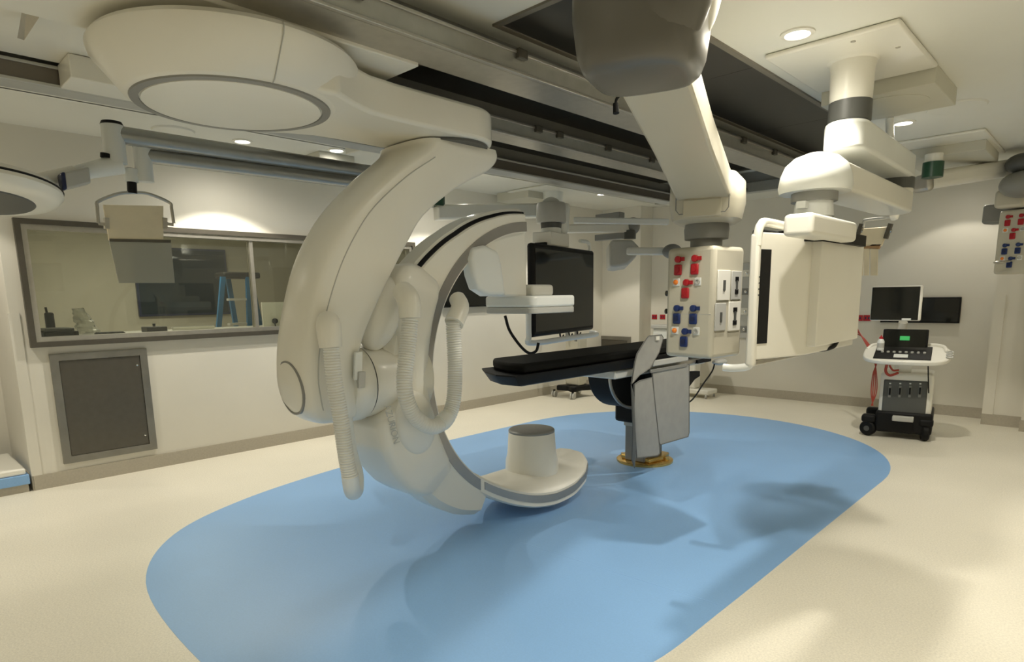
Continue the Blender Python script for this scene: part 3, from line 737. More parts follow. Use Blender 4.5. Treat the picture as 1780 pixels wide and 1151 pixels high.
# right hand pendant ------------------------------------------------------
p2 = thing('service_pendant', 'ceiling service pendant with red and blue gas sockets at the right edge', 'pendant', (-1.4, 7.8, ZC), 'service pendants')
MB().box((-1.9, 7.0, 2.955), (-1.0, 8.3, 2.979)).build('ceiling_plate', WHITE, p2, bevel=.01)
MB().box((-1.72, 7.39, 2.865), (-1.04, 8.2, 2.956)).build('cover_box', BOX_SHADE, p2, bevel=.006)
k0 = Y_(1622, 290, 7.3); kz = Y_(1622, 305, 7.3).z
MB().lathe((k0.x, k0.y, 0), [(.088, kz - .02), (.088, k0.z + .04)], n=32).build('collar', GREEN, p2)
MB().lathe((k0.x, k0.y, 0), [(.075, k0.z + .035), (.075, 2.87)], n=24).build('column', WHITE, p2)
q0 = D_(1608, 315, 6.2); q1 = D_(1775, 289, 6.5)
dd_ = (q1 - q0); dn = dd_.normalized(); sd = dn.cross(UP).normalized(); ud = sd.cross(dn)
MB().fbox((q0 + q1) / 2, dn, sd, ud, dd_.length, .18, .17).build('arm', WHITE, p2, bevel=.05, seg=4)
MB().fbox(q0 - dn * .02 - ud * .02, dn, sd, ud, .09, .19, .165).build('arm_end_band', STEEL, p2, bevel=.04, seg=4)
hc2 = D_(1778, 420, 6.5)
fr2 = (V(0, 0, 0) - V(hc2.x, hc2.y, 0)).normalized()
rg2 = (-fr2).cross(UP).normalized()
fr2 = fr2 * math.cos(math.radians(24)) - rg2 * math.sin(math.radians(24))
service_head(p2, hc2.x, hc2.y, D_(1778, 476, 6.5).z, D_(1778, 366, 6.5).z, .335, fr2)
jz = D_(1770, 305, 6.5)
MB().ell(D_(1779, 284, 6.2), (.15, .15, .10)).build('upper_joint', DGREY, p2)
MB().ell(D_(1779, 320, 6.2), (.20, .20, .13)).build('lower_joint', MGREY, p2)
MB().fbox(D_(1762, 346, 6.4), rg2, fr2, UP, .24, .2, .18).build('neck_box', IVORY, p2, bevel=.03, seg=3)
MB().fbox(D_(1740, 372, 6.75), rg2, fr2, UP, .25, .2, .21).build('rear_box', MGREY, p2, bevel=.03, seg=3)
MB().lathe(D_(1778, 362, 6.5), [(.1, -.06), (.1, .06)], n=28).build('swivel_collar', DGREY, p2)
MB().ell(D_(1738, 456, 6.4), (.055, .055, .018)).cyl(D_(1738, 456, 6.4), D_(1755, 454, 6.45), .012).build('side_knob', STEEL, p2)

# ================================================================== RIGHT MONITOR PENDANT
mp_ = thing('monitor_pendant', 'white ceiling monitor pendant seen from behind, right of the service column', 'monitor', (-1.31, 4.31, ZC))
pl = [(-1.66, 3.9), (-.96, 3.9), (-.96, 4.82), (-1.66, 4.82)]
MB().prism(pl, 'z', 2.95, 2.979).build('ceiling_plate', WHITE, mp_, bevel=.02, seg=3)
for px, py in ((1483, 72), (1561, 82)):
    q = Z_(px, py, 2.95); MB().lathe(q, [(.014, .001), (.012, -.004), (.001, -.005)], n=12).build('screw', STEEL, mp_)
cc = V(-1.30, 4.33, 0)
MB().lathe(cc, [(.145, 2.952), (.128, 2.94), (.12, 2.90), (.116, 2.72)], n=40).build('column', WHITE, mp_)
MB().lathe(cc, [(.118, 2.722), (.119, 2.61), (.112, 2.60)], n=40).build('collar', DGREY, mp_)
jx = V(-1.33, 5.62, 0)
def capsule_arm(p, q, w0, w1, z0, z1, s0, s1, name, m, bev=.03):
    d_ = (q - p); d_.z = 0; L_ = d_.length; d_.normalize(); r_2 = V(d_.y, -d_.x, 0)
    ring0, ring1 = [], []
    for k in range(13):
        a = PI / 2 + PI * k / 12; ring0.append(p + d_ * math.cos(a) * w0 * s0 + r_2 * -math.sin(a) * w0)
    for k in range(13):
        a = -PI / 2 + PI * k / 12; ring0.append(q + d_ * math.cos(a) * w1 * s1 + r_2 * -math.sin(a) * w1)
    return MB().loft([[v_ + UP * z0 for v_ in ring0], [v_ + UP * z1 for v_ in ring0]]).build(name, m, mp_, bevel=bev, seg=4, smooth=45)
capsule_arm(cc + V(0, -.02, 0), jx, .125, .12, 2.43, 2.60, 1.15, .8, 'upper_arm', WHITE2, .022)
MB().lathe(jx, [(.125, 2.435), (.125, 2.355)], n=36).build('elbow_collar', DGREY, mp_)
MB().lathe(jx, [(.12, 2.36), (.12, 2.34), (.11, 2.3)], n=36).build('elbow', WHITE, mp_)
hx = V(-1.35, 3.96, 0)
capsule_arm(jx, hx, .12, .15, 2.18, 2.335, 1, 1, 'lower_arm', WHITE, .02)
MB().lathe(hx, [(.19, 2.165), (.20, 2.20), (.19, 2.26), (.165, 2.32), (.12, 2.36), (.05, 2.385), (.01, 2.387)], n=40).build('hub_dome', WHITE2, mp_)
MB().lathe(hx, [(.125, 2.17), (.125, 2.115)], n=36).build('hub_collar', MGREY, mp_)
MB().lathe(hx, [(.10, 2.12), (.11, 2.03)], n=36).build('hub_neck', WHITE2, mp_)
MB().fbox(hx + V(-.02, -.125, 2.09), (1, 0, 0), (0, 1, 0), UP, .05, .05, .04).build('cable_clip', WHITE2, mp_)
MX = -1.4
yl = X_(1312, 500, MX).y; 
zt1 = X_(1345, 402, MX).z; zb1 = X_(1315, 628, MX).z
yr = yl + 1.30
MB().box((MX - .03, yl, zb1), (MX + .02, yr, zt1)).build('monitor', BLACK, mp_, bevel=.012)
MB().box((MX - .034, yl + .03, zb1 + .03), (MX - .029, yr - .03, zt1 - .03)).build('screen', SCREEN, mp_)
# rear shell in steps
e0 = X_(1319, 500, MX + .06); e1 = X_(1407, 500, MX + .17); e2 = X_(1418, 500, MX + .22); e3 = X_(1497, 500, MX + .22)
ztn = X_(1345, 404, MX + .09).z; zbn = X_(1345, 622, MX + .09).z
sh = [(MX + .02, e0.y), (MX + .02, yr - .005), (MX + .12, yr - .06), (MX + .17, yr - .14), (MX + .17, e1.y), (MX + .06, e0.y)]
MB().prism(sh, 'z', zbn, ztn).build('rear_shell', WHITE, mp_, bevel=.008, seg=3)
MB().box((MX + .16, e1.y + .005, X_(1418, 603, MX + .22).z), (MX + .22, e3.y, ztn + .01)).build('rear_cover', WHITE, mp_, bevel=.006, seg=3)
ch = V(.11, e1.y - e0.y, 0); chn = ch.normalized(); cho = V(chn.y, -chn.x, 0)
s0 = V(MX + .06, e0.y, 0) + chn * .004; zs0, zs1 = X_(1325, 597, MX + .07).z, X_(1325, 433, MX + .07).z
sw = (X_(1336, 500, MX + .08) - X_(1319, 500, MX + .06)).length
MB().fbox(s0 + chn * sw / 2 + UP * (zs0 + zs1) / 2 + cho * .001, chn, cho, UP, sw, .006, zs1 - zs0).build('handle_recess', BLACK, mp_, bevel=.0)
# white handle loop on the near end
hy = X_(1313, 500, MX + .05).y
zft, zfb = X_(1313, 405, MX + .05).z, X_(1313, 636, MX + .05).z
lp = [V(MX + .05, X_(1388, 380, MX + .05).y, zft + .055), V(MX + .05, hy + .11, zft + .06), V(MX + .05, hy + .035, zft + .045), V(MX + .05, hy + .003, zft + .005), V(MX + .05, hy, zft - .06)]
MB().tube(catmull(lp, 8), .022, 14).build('handle', WHITE, mp_)
MB().box((MX + .02, hy - .022, zfb), (MX + .066, hy + .024, zft)).build('side_frame', WHITE, mp_, bevel=.015, seg=3)
MB().box((MX + .03, hy - .01, zfb + .0), (MX + .06, yr - .1, zfb + .03)).build('lower_bar', STEEL, mp_, bevel=.008)
MB().tube(catmull([V(MX + .045, hy, zfb + .03), V(MX + .03, hy, zfb - .0), V(MX - .04, hy - .02, zfb - .012), V(MX - .09, hy - .03, zfb - .01)], 5), .02, 12).build('lower_grip', WHITE2, mp_)
for q in range(4):
    MB().lathe(V(MX + .067, hy, zt1 - .25 - q * .03), [(.004, 0), (.004, .003)], (1, 0, 0), 8).build('button', DGREY, mp_)
# bracket on top
bq0, bq1 = X_(1412, 408, -1.08), X_(1490, 408, -1.08); bz1 = X_(1412, 367, -1.08).z
MB().box((-1.22, bq0.y, bq0.z), (-1.08, bq1.y, bz1)).build('top_bracket', WHITE, mp_, bevel=.022, seg=4)
MB().box((-1.42, 3.55, zt1 + .0), (-1.15, 4.3, bq0.z)).build('bracket_foot', BLACK, mp_)
MB().lathe(hx, [(.10, bz1 - .01), (.10, 2.04)], n=30).build('hanger_post', WHITE2, mp_)
MB().tube(catmull([X_(1392, 600, -1.3), X_(1410, 606, -1.28), X_(1430, 608, -1.25), X_(1448, 603, -1.22), X_(1455, 594, -1.22)], 6), .012, 8).build('cable', BLACK, mp_)

# square ceiling boxes beside the pendants
t = thing('ceiling_box', 'white square ceiling box with a round recess behind the pendant column', 'ceiling box', (-1.3, 5.1, ZC))
MB().box((-1.64, 4.83, 2.865), (-.97, 5.5, 2.979)).build('cover_box', BOX_SHADE, t, bevel=.004)
MB().lathe((-1.3, 5.15, 2.866), [(.24, 0), (.24, -.004), (.22, -.006), (.01, -.006)], n=40).build('round_cover', BOX_SHADE, t)
t = MB().lathe((-1.06, 6.05, ZC), [(.2, -.001), (.19, -.012), (.15, -.016), (.01, -.016)], n=36).build('ceiling_diffuser', CEIL)
tag(t, 'flat round white ceiling cover beyond the square ceiling box', 'ceiling cover')
t = MB().lathe((-6.0, 2.1, ZC2), [(.17, -.001), (.16, -.014), (.12, -.018), (.01, -.018)], n=36).build('ceiling_diffuser', CEIL)
tag(t, 'flat round white ceiling cover under the gantry disc above the window', 'ceiling cover')

# lead curtain shield behind the monitor
ls = thing('lead_curtain', 'cream lead curtain with fringe strips on a ceiling arm behind the white monitor', 'shield', (-1.6, 6.0, ZC))
LY = 5.9
def Yp(px, py): return Y_(px, py, LY)
a = Yp(1497, 392); b = Yp(1542, 392)
MB().slab([Yp(1490, 398), Yp(1546, 394), Yp(1532, 428), Yp(1490, 430)], (0, .03, 0)).build('curtain_top', CREAM, ls, bevel=.006)
MB().slab([Yp(1490, 425), Yp(1531, 425), Yp(1527, 433), Yp(1490, 432)], (0, .035, 0)).build('binding', TAN, ls)
for x0, x1 in ((1496, 1501), (1502, 1511), (1513, 1526)):
    MB().slab([Yp(x0, 432), Yp(x1, 432), Yp(x1 - 1, 479), Yp(x0, 479)], (0, .012, 0)).build('fringe_strip', CREAM, ls)
for px in (1494, 1544):
    MB().fbox(Yp(px, 402), (.25, 0, 1), (0, 1, 0), (1, 0, -.25), .12, .04, .03).build('clamp', DSTEEL, ls)
    MB().cyl(Yp(px - 4, 401), Yp(px + 6, 402), .014).build('clamp_knob', CHROME, ls)
MB().tube(catmull([Yp(1500, 395), Yp(1502, 385), Yp(1508, 382), Yp(1545, 378), Yp(1556, 376)], 6), .012, 10).build('hanger_bar', LGREY, ls)
MB().tube(catmull([Yp(1550, 378), Yp(1556, 372), V(-1.45, 6.0, 2.45), V(-1.5, 6.0, 2.97)], 6), .03, 12).build('drop_tube', WHITE, ls)

# ================================================================== SURGICAL LIGHT AND LEAD SHIELD, LEFT
sl = thing('surgical_light', 'round white surgical light with dark underside at the left edge', 'surgical light', (-4.9, 3.75, ZC), None)
ac = V(-4.88, 3.62, 0)
MB().box((-5.25, 3.3, 2.9), (-4.55, 4.0, 2.979)).build('ceiling_plate', CEIL, sl, bevel=.01)
qb = Z_(565, 272, ZC2)
MB().box((qb.x - .2, qb.y - .18, ZC2 - .1), (qb.x + .2, qb.y + .22, ZC2)).build('cover_box', BOX_SHADE, sl, bevel=.006)
MB().lathe(ac, [(.07, 2.905), (.07, 2.50)], n=28).build('column', WHITE, sl)
zA = 2.70
pA0 = Z_(196, 233, zA); 
MB().cyl(V(pA0.x, pA0.y, zA), V(ac.x, ac.y, zA), .058, .058, 24).build('long_arm', ARMM, sl)
zdr = X_(205, 285, pA0.x).z
MB().lathe((pA0.x, pA0.y, 0), [(.066, zdr), (.066, zA + .055)], n=24).build('drop_tube', WHITE2, sl)
MB().lathe((pA0.x, pA0.y, 0), [(.068, zA + .055), (.06, zA + .075), (.01, zA + .078)], n=24).build('cap', BLACK, sl)
q0 = X_(208, 285, pA0.x); q1 = X_(130, 302, pA0.x); q2 = X_(60, 318, pA0.x + .05)
MB().tube(catmull([q0, q0.lerp(q1, .5), q1], 4), lambda u: .066 - .022 * u, 18).build('spring_arm', WHITE2, sl)
MB().cyl(X_(183, 267, pA0.x + .03), X_(183, 274, pA0.x + .03), .03, .03, 12).build('stop_knob', BLACK, sl)
MB().tube([q1, q2], .05, 14).build('yoke', WHITE, sl)
bx_ = X_(132, 311, pA0.x + .1)
bd = (q1 - q2).normalized()
MB().fbox(bx_, bd, (1, 0, 0), UP, .16, .1, .10).build('control_box', LGREY, sl, bevel=.012)
MB().fbox(bx_ - bd * .085, bd, (1, 0, 0), UP, .03, .105, .105).build('control_end', NAVY, sl, bevel=.012)
lc = X_(-42, 326, pA0.x + .15)
tl = V(-.14, .06, 1).normalized()
MB().lathe(lc, [(.08, .09), (.24, .08), (.36, .05), (.405, .015), (.41, -.02), (.38, -.055), (.29, -.08), (.265, -.076)], tl, 56).build('lamp_head', WHITE, sl)
MB().lathe(lc, [(.406, .014), (.412, .007), (.408, .0)], tl, 56).build('seam_band', BLACK, sl)
MB().lathe(lc, [(.272, -.074), (.262, -.083), (.16, -.09), (.005, -.09)], tl, 48).build('lamp_face', DGREY, sl)
MB().tube([X_(100, 345, pA0.x + .12), X_(95, 330, pA0.x + .12), X_(75, 312, pA0.x + .1)], .035, 12).build('head_joint', WHITE2, sl)
zB = 2.60
gs = thing('lead_glass_shield', 'hanging lead glass shield in a tube frame before the window', 'shield', (-4.88, 3.62, 2.5))
pB0 = Z_(247, 262, zB + .03)
GX = pB0.x
MB().cyl(V(pB0.x, pB0.y, zB), V(ac.x, ac.y - .07, zB), .05, .05, 24).build('long_arm', ARMM, gs)
zd2 = X_(250, 316, GX).z
MB().lathe((pB0.x, pB0.y, 0), [(.055, zd2), (.055, zB + .05)], n=24).build('drop_tube', WHITE2, gs)
MB().lathe((pB0.x, pB0.y, 0), [(.057, zB + .05), (.05, zB + .068), (.01, zB + .07)], n=24).build('cap', BLACK, gs)
MB().tube([X_(250, 308, GX), X_(232, 306, GX)], .032, 14).build('link', WHITE2, gs)
MB().cyl(X_(228, 294, GX), X_(229, 317, GX), .042, .042, 18).build('swivel', WHITE2, gs)
MB().cyl(X_(229, 316, GX), X_(230, 336, GX), .03, .03, 18).build('swivel_pin', BLACK, gs)
MB().cyl(X_(228, 293, GX), X_(228, 296, GX), .03, .03, 14).build('swivel_cap', BLACK, gs)
hp = [(171, 388), (169, 360), (171, 350), (205, 337), (230, 335), (258, 337), (294, 352), (298, 362), (302, 388)]
MB().tube(catmull([X_(a, b, GX) for a, b in hp], 4), .011, 10).build('hanger_frame', STEEL, gs)
MB().slab([X_(180, 356, GX), X_(284, 358, GX), X_(284, 419, GX), X_(190, 418, GX)], (-.02, 0, 0)).build('lead_vinyl_top', CREAM, gs)
MB().slab([X_(190, 418, GX), X_(297, 420, GX), X_(304, 492, GX), X_(207, 492, GX)], (-.015, 0, 0)).build('glass_panel', LGLASS, gs)
MB().slab([X_(190, 415, GX + .005), X_(297, 417, GX + .005), X_(297, 422, GX + .005), X_(191, 420, GX + .005)], (-.03, 0, 0)).build('panel_bar', DSTEEL, gs)
for px in (186, 287):
    MB().slab([X_(px - 4, 378, GX + .01), X_(px + 4, 379, GX + .01), X_(px + 5, 398, GX + .01), X_(px - 3, 397, GX + .01)], (-.04, 0, 0)).build('clamp', STEEL, gs)
    MB().slab([X_(min(px, 172 if px < 200 else 302), 386, GX), X_(max(px, 172 if px < 200 else 302), 388, GX), X_(max(px, 172 if px < 200 else 302), 393, GX), X_(min(px, 172 if px < 200 else 302), 391, GX)], (-.012, 0, 0)).build('clamp_arm', STEEL, gs)

# ================================================================== REAR MONITOR
rm = thing('rear_monitor', 'large black wall-size monitor on a ceiling mount behind the c-arm', 'monitor', D_(965, 345, 6.5) * 1.0)
RL, RR = D_(921, 506, 5.95), D_(1028, 504, 7.2)
ux = V(RR.x - RL.x, RR.y - RL.y, 0); RWd = ux.length; ux.normalize(); nx = V(ux.y, -ux.x, 0)
if nx.dot(V(-RL.x, -RL.y, 0)) < 0: nx = -nx
zt2 = (D_(925, 424, 5.95).z + D_(1028, 436, 7.2).z) / 2; zb2 = (D_(925, 588, 5.95).z + D_(1028, 573, 7.2).z) / 2
mc = V((RL.x + RR.x) / 2, (RL.y + RR.y) / 2, (zt2 + zb2) / 2)
MB().fbox(mc, ux, nx, UP, RWd, .07, zt2 - zb2).build('monitor', BLACK, rm, bevel=.03, seg=3)
MB().fbox(mc + nx * .036, ux, nx, UP, RWd - .09, .004, zt2 - zb2 - .10).build('screen', SCREEN, rm)
MB().fbox(mc - nx * .07, ux, nx, UP, RWd * .7, .1, (zt2 - zb2) * .75).build('rear_shell', WHITE, rm, bevel=.02)
zl = zb2 - .055
lo = [mc - ux * (RWd / 2 - .02) + nx * .02, mc + ux * (RWd / 2 + .04)]
lp = [mc - ux * (RWd / 2 + .03) + UP * (zb2 + .28 - mc.z), mc - ux * (RWd / 2 + .03) + UP * (zb2 + .02 - mc.z), mc - ux * (RWd / 2 - .03) + UP * (zl - mc.z), mc + ux * .1 + nx * .05 + UP * (zl - mc.z), mc + ux * (RWd / 2) + nx * .06 + UP * (zl - mc.z), mc + ux * (RWd / 2 + .03) - nx * .03 + UP * (zl - mc.z + .02)]
MB().tube(catmull(lp, 6), .028, 12).build('lower_handle', WHITE2, rm)
lp = [mc + ux * (RWd / 2 - .32) + UP * (zt2 + .09 - mc.z), mc + ux * (RWd / 2 - .12) + UP * (zt2 + .09 - mc.z), mc + ux * (RWd / 2 - .07) + UP * (zt2 + .05 - mc.z), mc + ux * (RWd / 2 - .07) + UP * (zt2 - .02 - mc.z)]
MB().tube(catmull(lp, 5), .02, 10).build('upper_handle', WHITE2, rm)
pc = D_(958, 392, 6.5); pc = V(pc.x, pc.y, 0)
def zz(py): return D_(958, py, 6.5).z
MB().fbox(V(pc.x, pc.y, zz(417)), ux, nx, UP, .42, .22, zz(405) - zz(428)).build('mount_bracket', WHITE, rm, bevel=.01)
MB().fbox(V(pc.x, pc.y, zz(428)), ux, nx, UP, .5, .12, .05).build('mount_foot', BLACK, rm)
MB().lathe(pc, [(.10, zz(406)), (.10, zz(396))], n=28).build('mount_neck', WHITE2, rm)
MB().lathe(pc, [(.105, zz(397)), (.11, zz(388))], n=28).build('mount_collar', DGREY, rm)
MB().lathe(pc, [(.15, zz(388)), (.155, zz(384)), (.15, zz(357)), (.14, zz(354))], n=36).build('mount_drum', LGREY, rm)
MB().lathe(pc + ux * .2, [(.08, zz(404)), (.10, zz(384)), (.11, zz(358)), (.10, zz(352))], n=28).build('side_drum', WHITE2, rm)
pq = V(-5.85, 6.95, 0)
MB().box((-6.3, 6.5, 3.02), (-5.45, 7.5, 3.049)).build('ceiling_plate', CEIL, rm, bevel=.012)
MB().box((-6.55, 6.55, 2.93), (-5.95, 7.05, 3.049)).build('cover_box', BOX_SHADE, rm, bevel=.006)
MB().lathe(pq, [(.14, 3.02), (.13, 2.48)], n=30).build('ceiling_column', WHITE2, rm)
bq = V(pc.x, pc.y, zz(357)); cq = V(pq.x, pq.y, 2.52)
MB().tube([bq - UP * .03, cq], .11, 16).build('link_arm', WHITE2, rm)
MB().tube(catmull([D_(878, 549, 6.0), D_(886, 575, 6.0), D_(905, 602, 6.0), D_(920, 614, 6.0), D_(932, 610, 6.0), D_(936, 596, 6.0)], 6), .014, 8).build('cable', BLACK, rm)
for k, px in enumerate((955, 975, 992)):
    MB().tube(catmull([mc + ux * (-.1 + .22 * k) + UP * (zb2 - mc.z + .02), mc + ux * (-.06 + .22 * k) + UP * (zb2 - mc.z - .06), mc + ux * (0 + .22 * k) + UP * (zb2 - mc.z - .02)], 5), .009, 6).build('cable', BLACK, rm)
# long white arm reaching left from the mount
la = D_(757, 370, 7.0); lb = D_(955, 366, 7.6)
dl = lb - la; dn_ = dl.normalized(); sdd = dn_.cross(UP).normalized()
MB().fbox((la + lb) / 2, dn_, sdd, UP, dl.length, .17, .16).build('support_arm', WHITE, rm, bevel=.02)
MB().lathe((la.x, la.y, 0), [(.11, la.z + .07), (.11, la.z + .17), (.08, la.z + .19)], n=24).build('arm_knuckle', GREEN, rm)

# rear surgical light group
rl = thing('exam_light', 'small grey wedge shaped exam light hanging near the far corner', 'lamp', D_(1085, 372, 7.6))
MB().fbox(D_(1060, 381, 8.2), (1, 0, 0), (0, 1, 0), UP, .38, .12, .14).build('ceiling_box', MGREY, rl, bevel=.006)
MB().fbox(D_(1060, 412, 7.9), (1, 0, 0), (0, 1, 0), UP, .40, .10, .075).build('cable_box', MGREY, rl, bevel=.006)
def bar(root, a, b, w_, h, m, name, bev=.01):
    d_ = b - a; n_ = d_.normalized(); s_ = n_.cross(UP).normalized(); u_ = s_.cross(n_)
    return MB().fbox((a + b) / 2, n_, s_, u_, d_.length, w_, h).build(name, m, root, bevel=bev)
bar(rl, D_(997, 383, 7.0), D_(1162, 386, 7.0), .07, .065, WHITE2, 'upper_arm')
bar(rl, D_(985, 398, 7.2), D_(1092, 397, 7.4), .1, .09, WHITE, 'lower_arm')
MB().ell(D_(1100, 393, 7.4), (.085, .085, .10)).build('arm_joint', MGREY, rl)
MB().lathe(D_(1095, 408, 7.4), [(.07, -.05), (.07, .05)], n=20).build('joint_collar', DGREY, rl)
w0 = D_(1085, 440, 7.4)
rr_ = V(MT.col[0].x, MT.col[0].y, 0).normalized()
ww = [D_(p[0], p[1], 7.3) for p in ((1059, 424), (1064, 416), (1100, 416), (1113, 430), (1106, 446), (1092, 460), (1072, 464), (1060, 463))]
MB().slab(ww, Vector(MT.col[2]) * .28).build('lamp_body', LGREY, rl, bevel=.03, seg=3)
bar(rl, D_(1090, 437, 7.2), D_(1160, 437, 7.0), .09, .085, WHITE, 'handle_arm', .02)
MB().ell(D_(1168, 437, 6.9), (.11, .09, .08)).build('arm_end', MGREY, rl)

# ================================================================== BACK OF THE ROOM
# red wall outlets
for k, (px, py, l) in enumerate(((1138, 551, 'left of the pair beyond the table'), (1152, 551, 'right of the pair beyond the table'), (1493, 553, 'left of the pair beside the ultrasound cart'), (1508, 553, 'right of the pair beside the ultrasound cart'))):
    p = Y_(px, py, WY)
    t = thing('wall_outlet', 'red double wall outlet on the far wall, ' + l, 'outlet', p, 'red wall outlets')
    MB().box((p.x - .05, WY - .012, p.z - .04), (p.x + .05, WY, p.z + .04)).build('plate', RED, t, bevel=.004)
    for s_ in (-.02, .02): MB().box((p.x + s_ - .008, WY - .015, p.z - .015), (p.x + s_ + .008, WY - .011, p.z + .015)).build('socket', NAVY, t)
a_, b_ = Y_(1268, 458, WY), Y_(1302, 588, WY)
t = thing('gas_panel', 'pale grey medical outlet panel on the far wall between service column and white monitor', 'panel', ((a_.x + b_.x) / 2, WY, b_.z))
MB().box((a_.x, WY - .03, b_.z), (b_.x, WY, a_.z)).build('plate', LGREY, t, bevel=.006)
for q in (.12, .36, .62, .86):
    zq = b_.z + (a_.z - b_.z) * q
    MB().box((b_.x - .17, WY - .04, zq - .05), (b_.x - .03, WY - .028, zq + .05)).build('outlet_plate', WHITE if q in (.36, .86) else MGREY, t, bevel=.003)
    MB().lathe((b_.x - .06, WY - .04, zq), [(.022, 0), (.022, .03), (.012, .036)], (0, -1, 0), 14).build('outlet', CHROME, t)
# flat tv
p0, p1 = Y_(1601, 517, WY), Y_(1668.5, 562, WY)
t = thing('wall_television', 'flat black television on the far wall behind the ultrasound cart', 'television', ((p0.x + p1.x) / 2, WY, p1.z))
MB().box((p1.x - .88, WY - .06, p1.z), (p1.x, WY - .02, p0.z)).build('casing', BLACK, t, bevel=.006)
MB().box((p1.x - .865, WY - .063, p1.z + .02), (p1.x - .015, WY - .059, p0.z - .015)).build('screen', SCREEN, t)
MB().box((p1.x - .6, WY - .021, p1.z + .1), (p1.x - .3, WY, p0.z - .1)).build('bracket', DGREY, t)

pa, pb_ = X_(772, 535, -6.6), X_(902, 535, -6.6)
t = thing('wall_television', 'flat black television on the window wall, partly behind the x-ray detector', 'television', (WX, (pa.y + pb_.y) / 2, pa.z))
MB().box((WX + .02, pa.y, pa.z), (WX + .06, pb_.y, pa.z + .62)).build('casing', BLACK, t, bevel=.006)
MB().box((WX + .059, pa.y + .015, pa.z + .02), (WX + .063, pb_.y - .015, pa.z + .605)).build('screen', SCREEN, t)
MB().box((WX, pa.y + .3, pa.z + .1), (WX + .021, pb_.y - .3, pa.z + .5)).build('bracket', DGREY, t)
# ultrasound cart
UY = 7.75
def U_(px, py, dy=0.0): return Y_(px, py, UY + dy)
us = thing('ultrasound_cart', 'white and grey ultrasound cart with two black screens on castors', 'ultrasound machine', (-1.72, 8.0, 0))
xl, xr = U_(1521, 700).x, U_(1617, 700).x
def px_box(name, x0, y0, x1, y1, dy, dep, m, bev=.01, seg=3, parent=None):
    a, b = U_(x0, y1, dy), U_(x1, y0, dy)
    return MB().box((a.x, UY + dy, a.z), (b.x, UY + dy + dep, b.z)).build(name, m, parent or us, bevel=bev, seg=seg)
px_box('cabinet', 1519, 652, 1616, 722, .0, .5, WHITE, .035, 4)
px_box('front_panel', 1525, 664, 1605, 715, -.012, .03, DGREY, .02, 3)
for k, px in enumerate((1539, 1556, 1573, 1590)):
    o = px_box('probe_port', px - 3.4, 670 + k * .3, px + 3.4, 690 + k * .3, -.02, .012, MGREY, .002, 1)
    MB().fbox(U_(px, 680, -.024), (1, 0, 0), (0, 1, 0), UP, .018, .008, .075).build('slot', BLACK, o)
    MB().fbox(U_(px + 1, 666 + k * .5, -.016), (1, 0, 0), (0, 1, 0), UP, .018, .006, .014).build('port_light', WHITE2, o)
px_box('chassis', 1512, 722, 1612, 748, -.04, .62, BLACK, .03)
px_box('footrest', 1540, 726, 1577, 731, -.1, .1, LGREY, .01)
for px, dy in ((1503, .0), (1600, .0), (1523, .5), (1612, .5)):
    c_ = U_(px, 741, dy)
    c_ = V(c_.x, UY + dy, .085)
    w_ = thing('x', '', '', (0, 0, 0)) if False else None
    ax = V(.35, 1, 0).normalized() if px < 1550 else V(1, .2, 0)
    wh = MB().lathe(c_, [(.02, -.035), (.07, -.035), (.083, -.02), (.083, .02), (.07, .035), (.02, .035)], ax, 24).build('castor', BLACK, us)
    MB().lathe(c_, [(.03, -.038), (.03, .038)], ax, 16).build('hubcap', DGREY, wh)
    MB().box((c_.x - .07, c_.y - .05, .15), (c_.x + .07, c_.y + .08, .24)).build('castor_guard', BLACK, us, bevel=.03, seg=3)
# neck and console
MB().loft([[U_(1556, 651, .1), U_(1578, 651, .1), U_(1578, 651, .3), U_(1556, 651, .3)], [U_(1554, 628, .02), U_(1582, 628, .02), U_(1582, 628, .25), U_(1554, 628, .25)]]).build('console_neck', WHITE, us, bevel=.01)
MB().lathe(U_(1567, 650, .2), [(.08, -.02), (.08, .03)], n=20).build('neck_collar', BLACK, us)
cz = U_(1565, 620, -.1).z
cxm = U_(1565, 620, -.05).x
ct = []
for k in range(40):
    a_ = 2 * PI * k / 40; c_, s_ = math.cos(a_), math.sin(a_); e_ = (abs(c_) ** 3.5 + abs(s_) ** 3.5) ** (-1 / 3.5)
    ct.append((cxm + .40 * c_ * e_, UY + .02 + .27 * s_ * e_))
tlt = Matrix.Translation((cxm, UY, cz)) @ Matrix.Rotation(math.radians(15), 4, 'X') @ Matrix.Translation((-cxm, -UY, -cz))
MB().prism(ct, 'z', cz - .02, cz + .03).xf(tlt).build('console', WHITE, us, bevel=.015, seg=3)
MB().fbox(V(cxm - .03, UY - .0, cz + .034), (1, 0, 0), (0, 1, 0), UP, .52, .40, .014).xf(tlt).build('keyboard', BLACK, us, bevel=.006)
MB().fbox(V(cxm - .04, UY - .13, cz + .044), (1, 0, 0), (0, 1, 0), UP, .13, .09, .014).xf(tlt).build('key_pad', WHITE2, us, bevel=.004)
for k in range(8): MB().lathe((cxm - .22 + .055 * k, UY - .02, cz + .041), [(.014, 0), (.014, .014), (.002, .016)], n=10).xf(tlt).build('knob', LGREY, us)
MB().tube(catmull([V(cxm - .38, UY + .1, cz + .05), V(cxm - .3, UY + .22, cz + .1), V(cxm, UY + .27, cz + .11), V(cxm + .3, UY + .22, cz + .1), V(cxm + .36, UY + .05, cz + .05)], 6), .018, 10).build('rear_handle', WHITE, us)
for k in range(3): MB().lathe((cxm + .385 + .0 * k, UY - .1 + .075 * k, cz + .03), [(.03, 0), (.034, .012), (.024, .012), (.022, .002)], n=16).xf(tlt).build('probe_holder', LGREY, us)
tt0 = U_(1569, 588, .1)
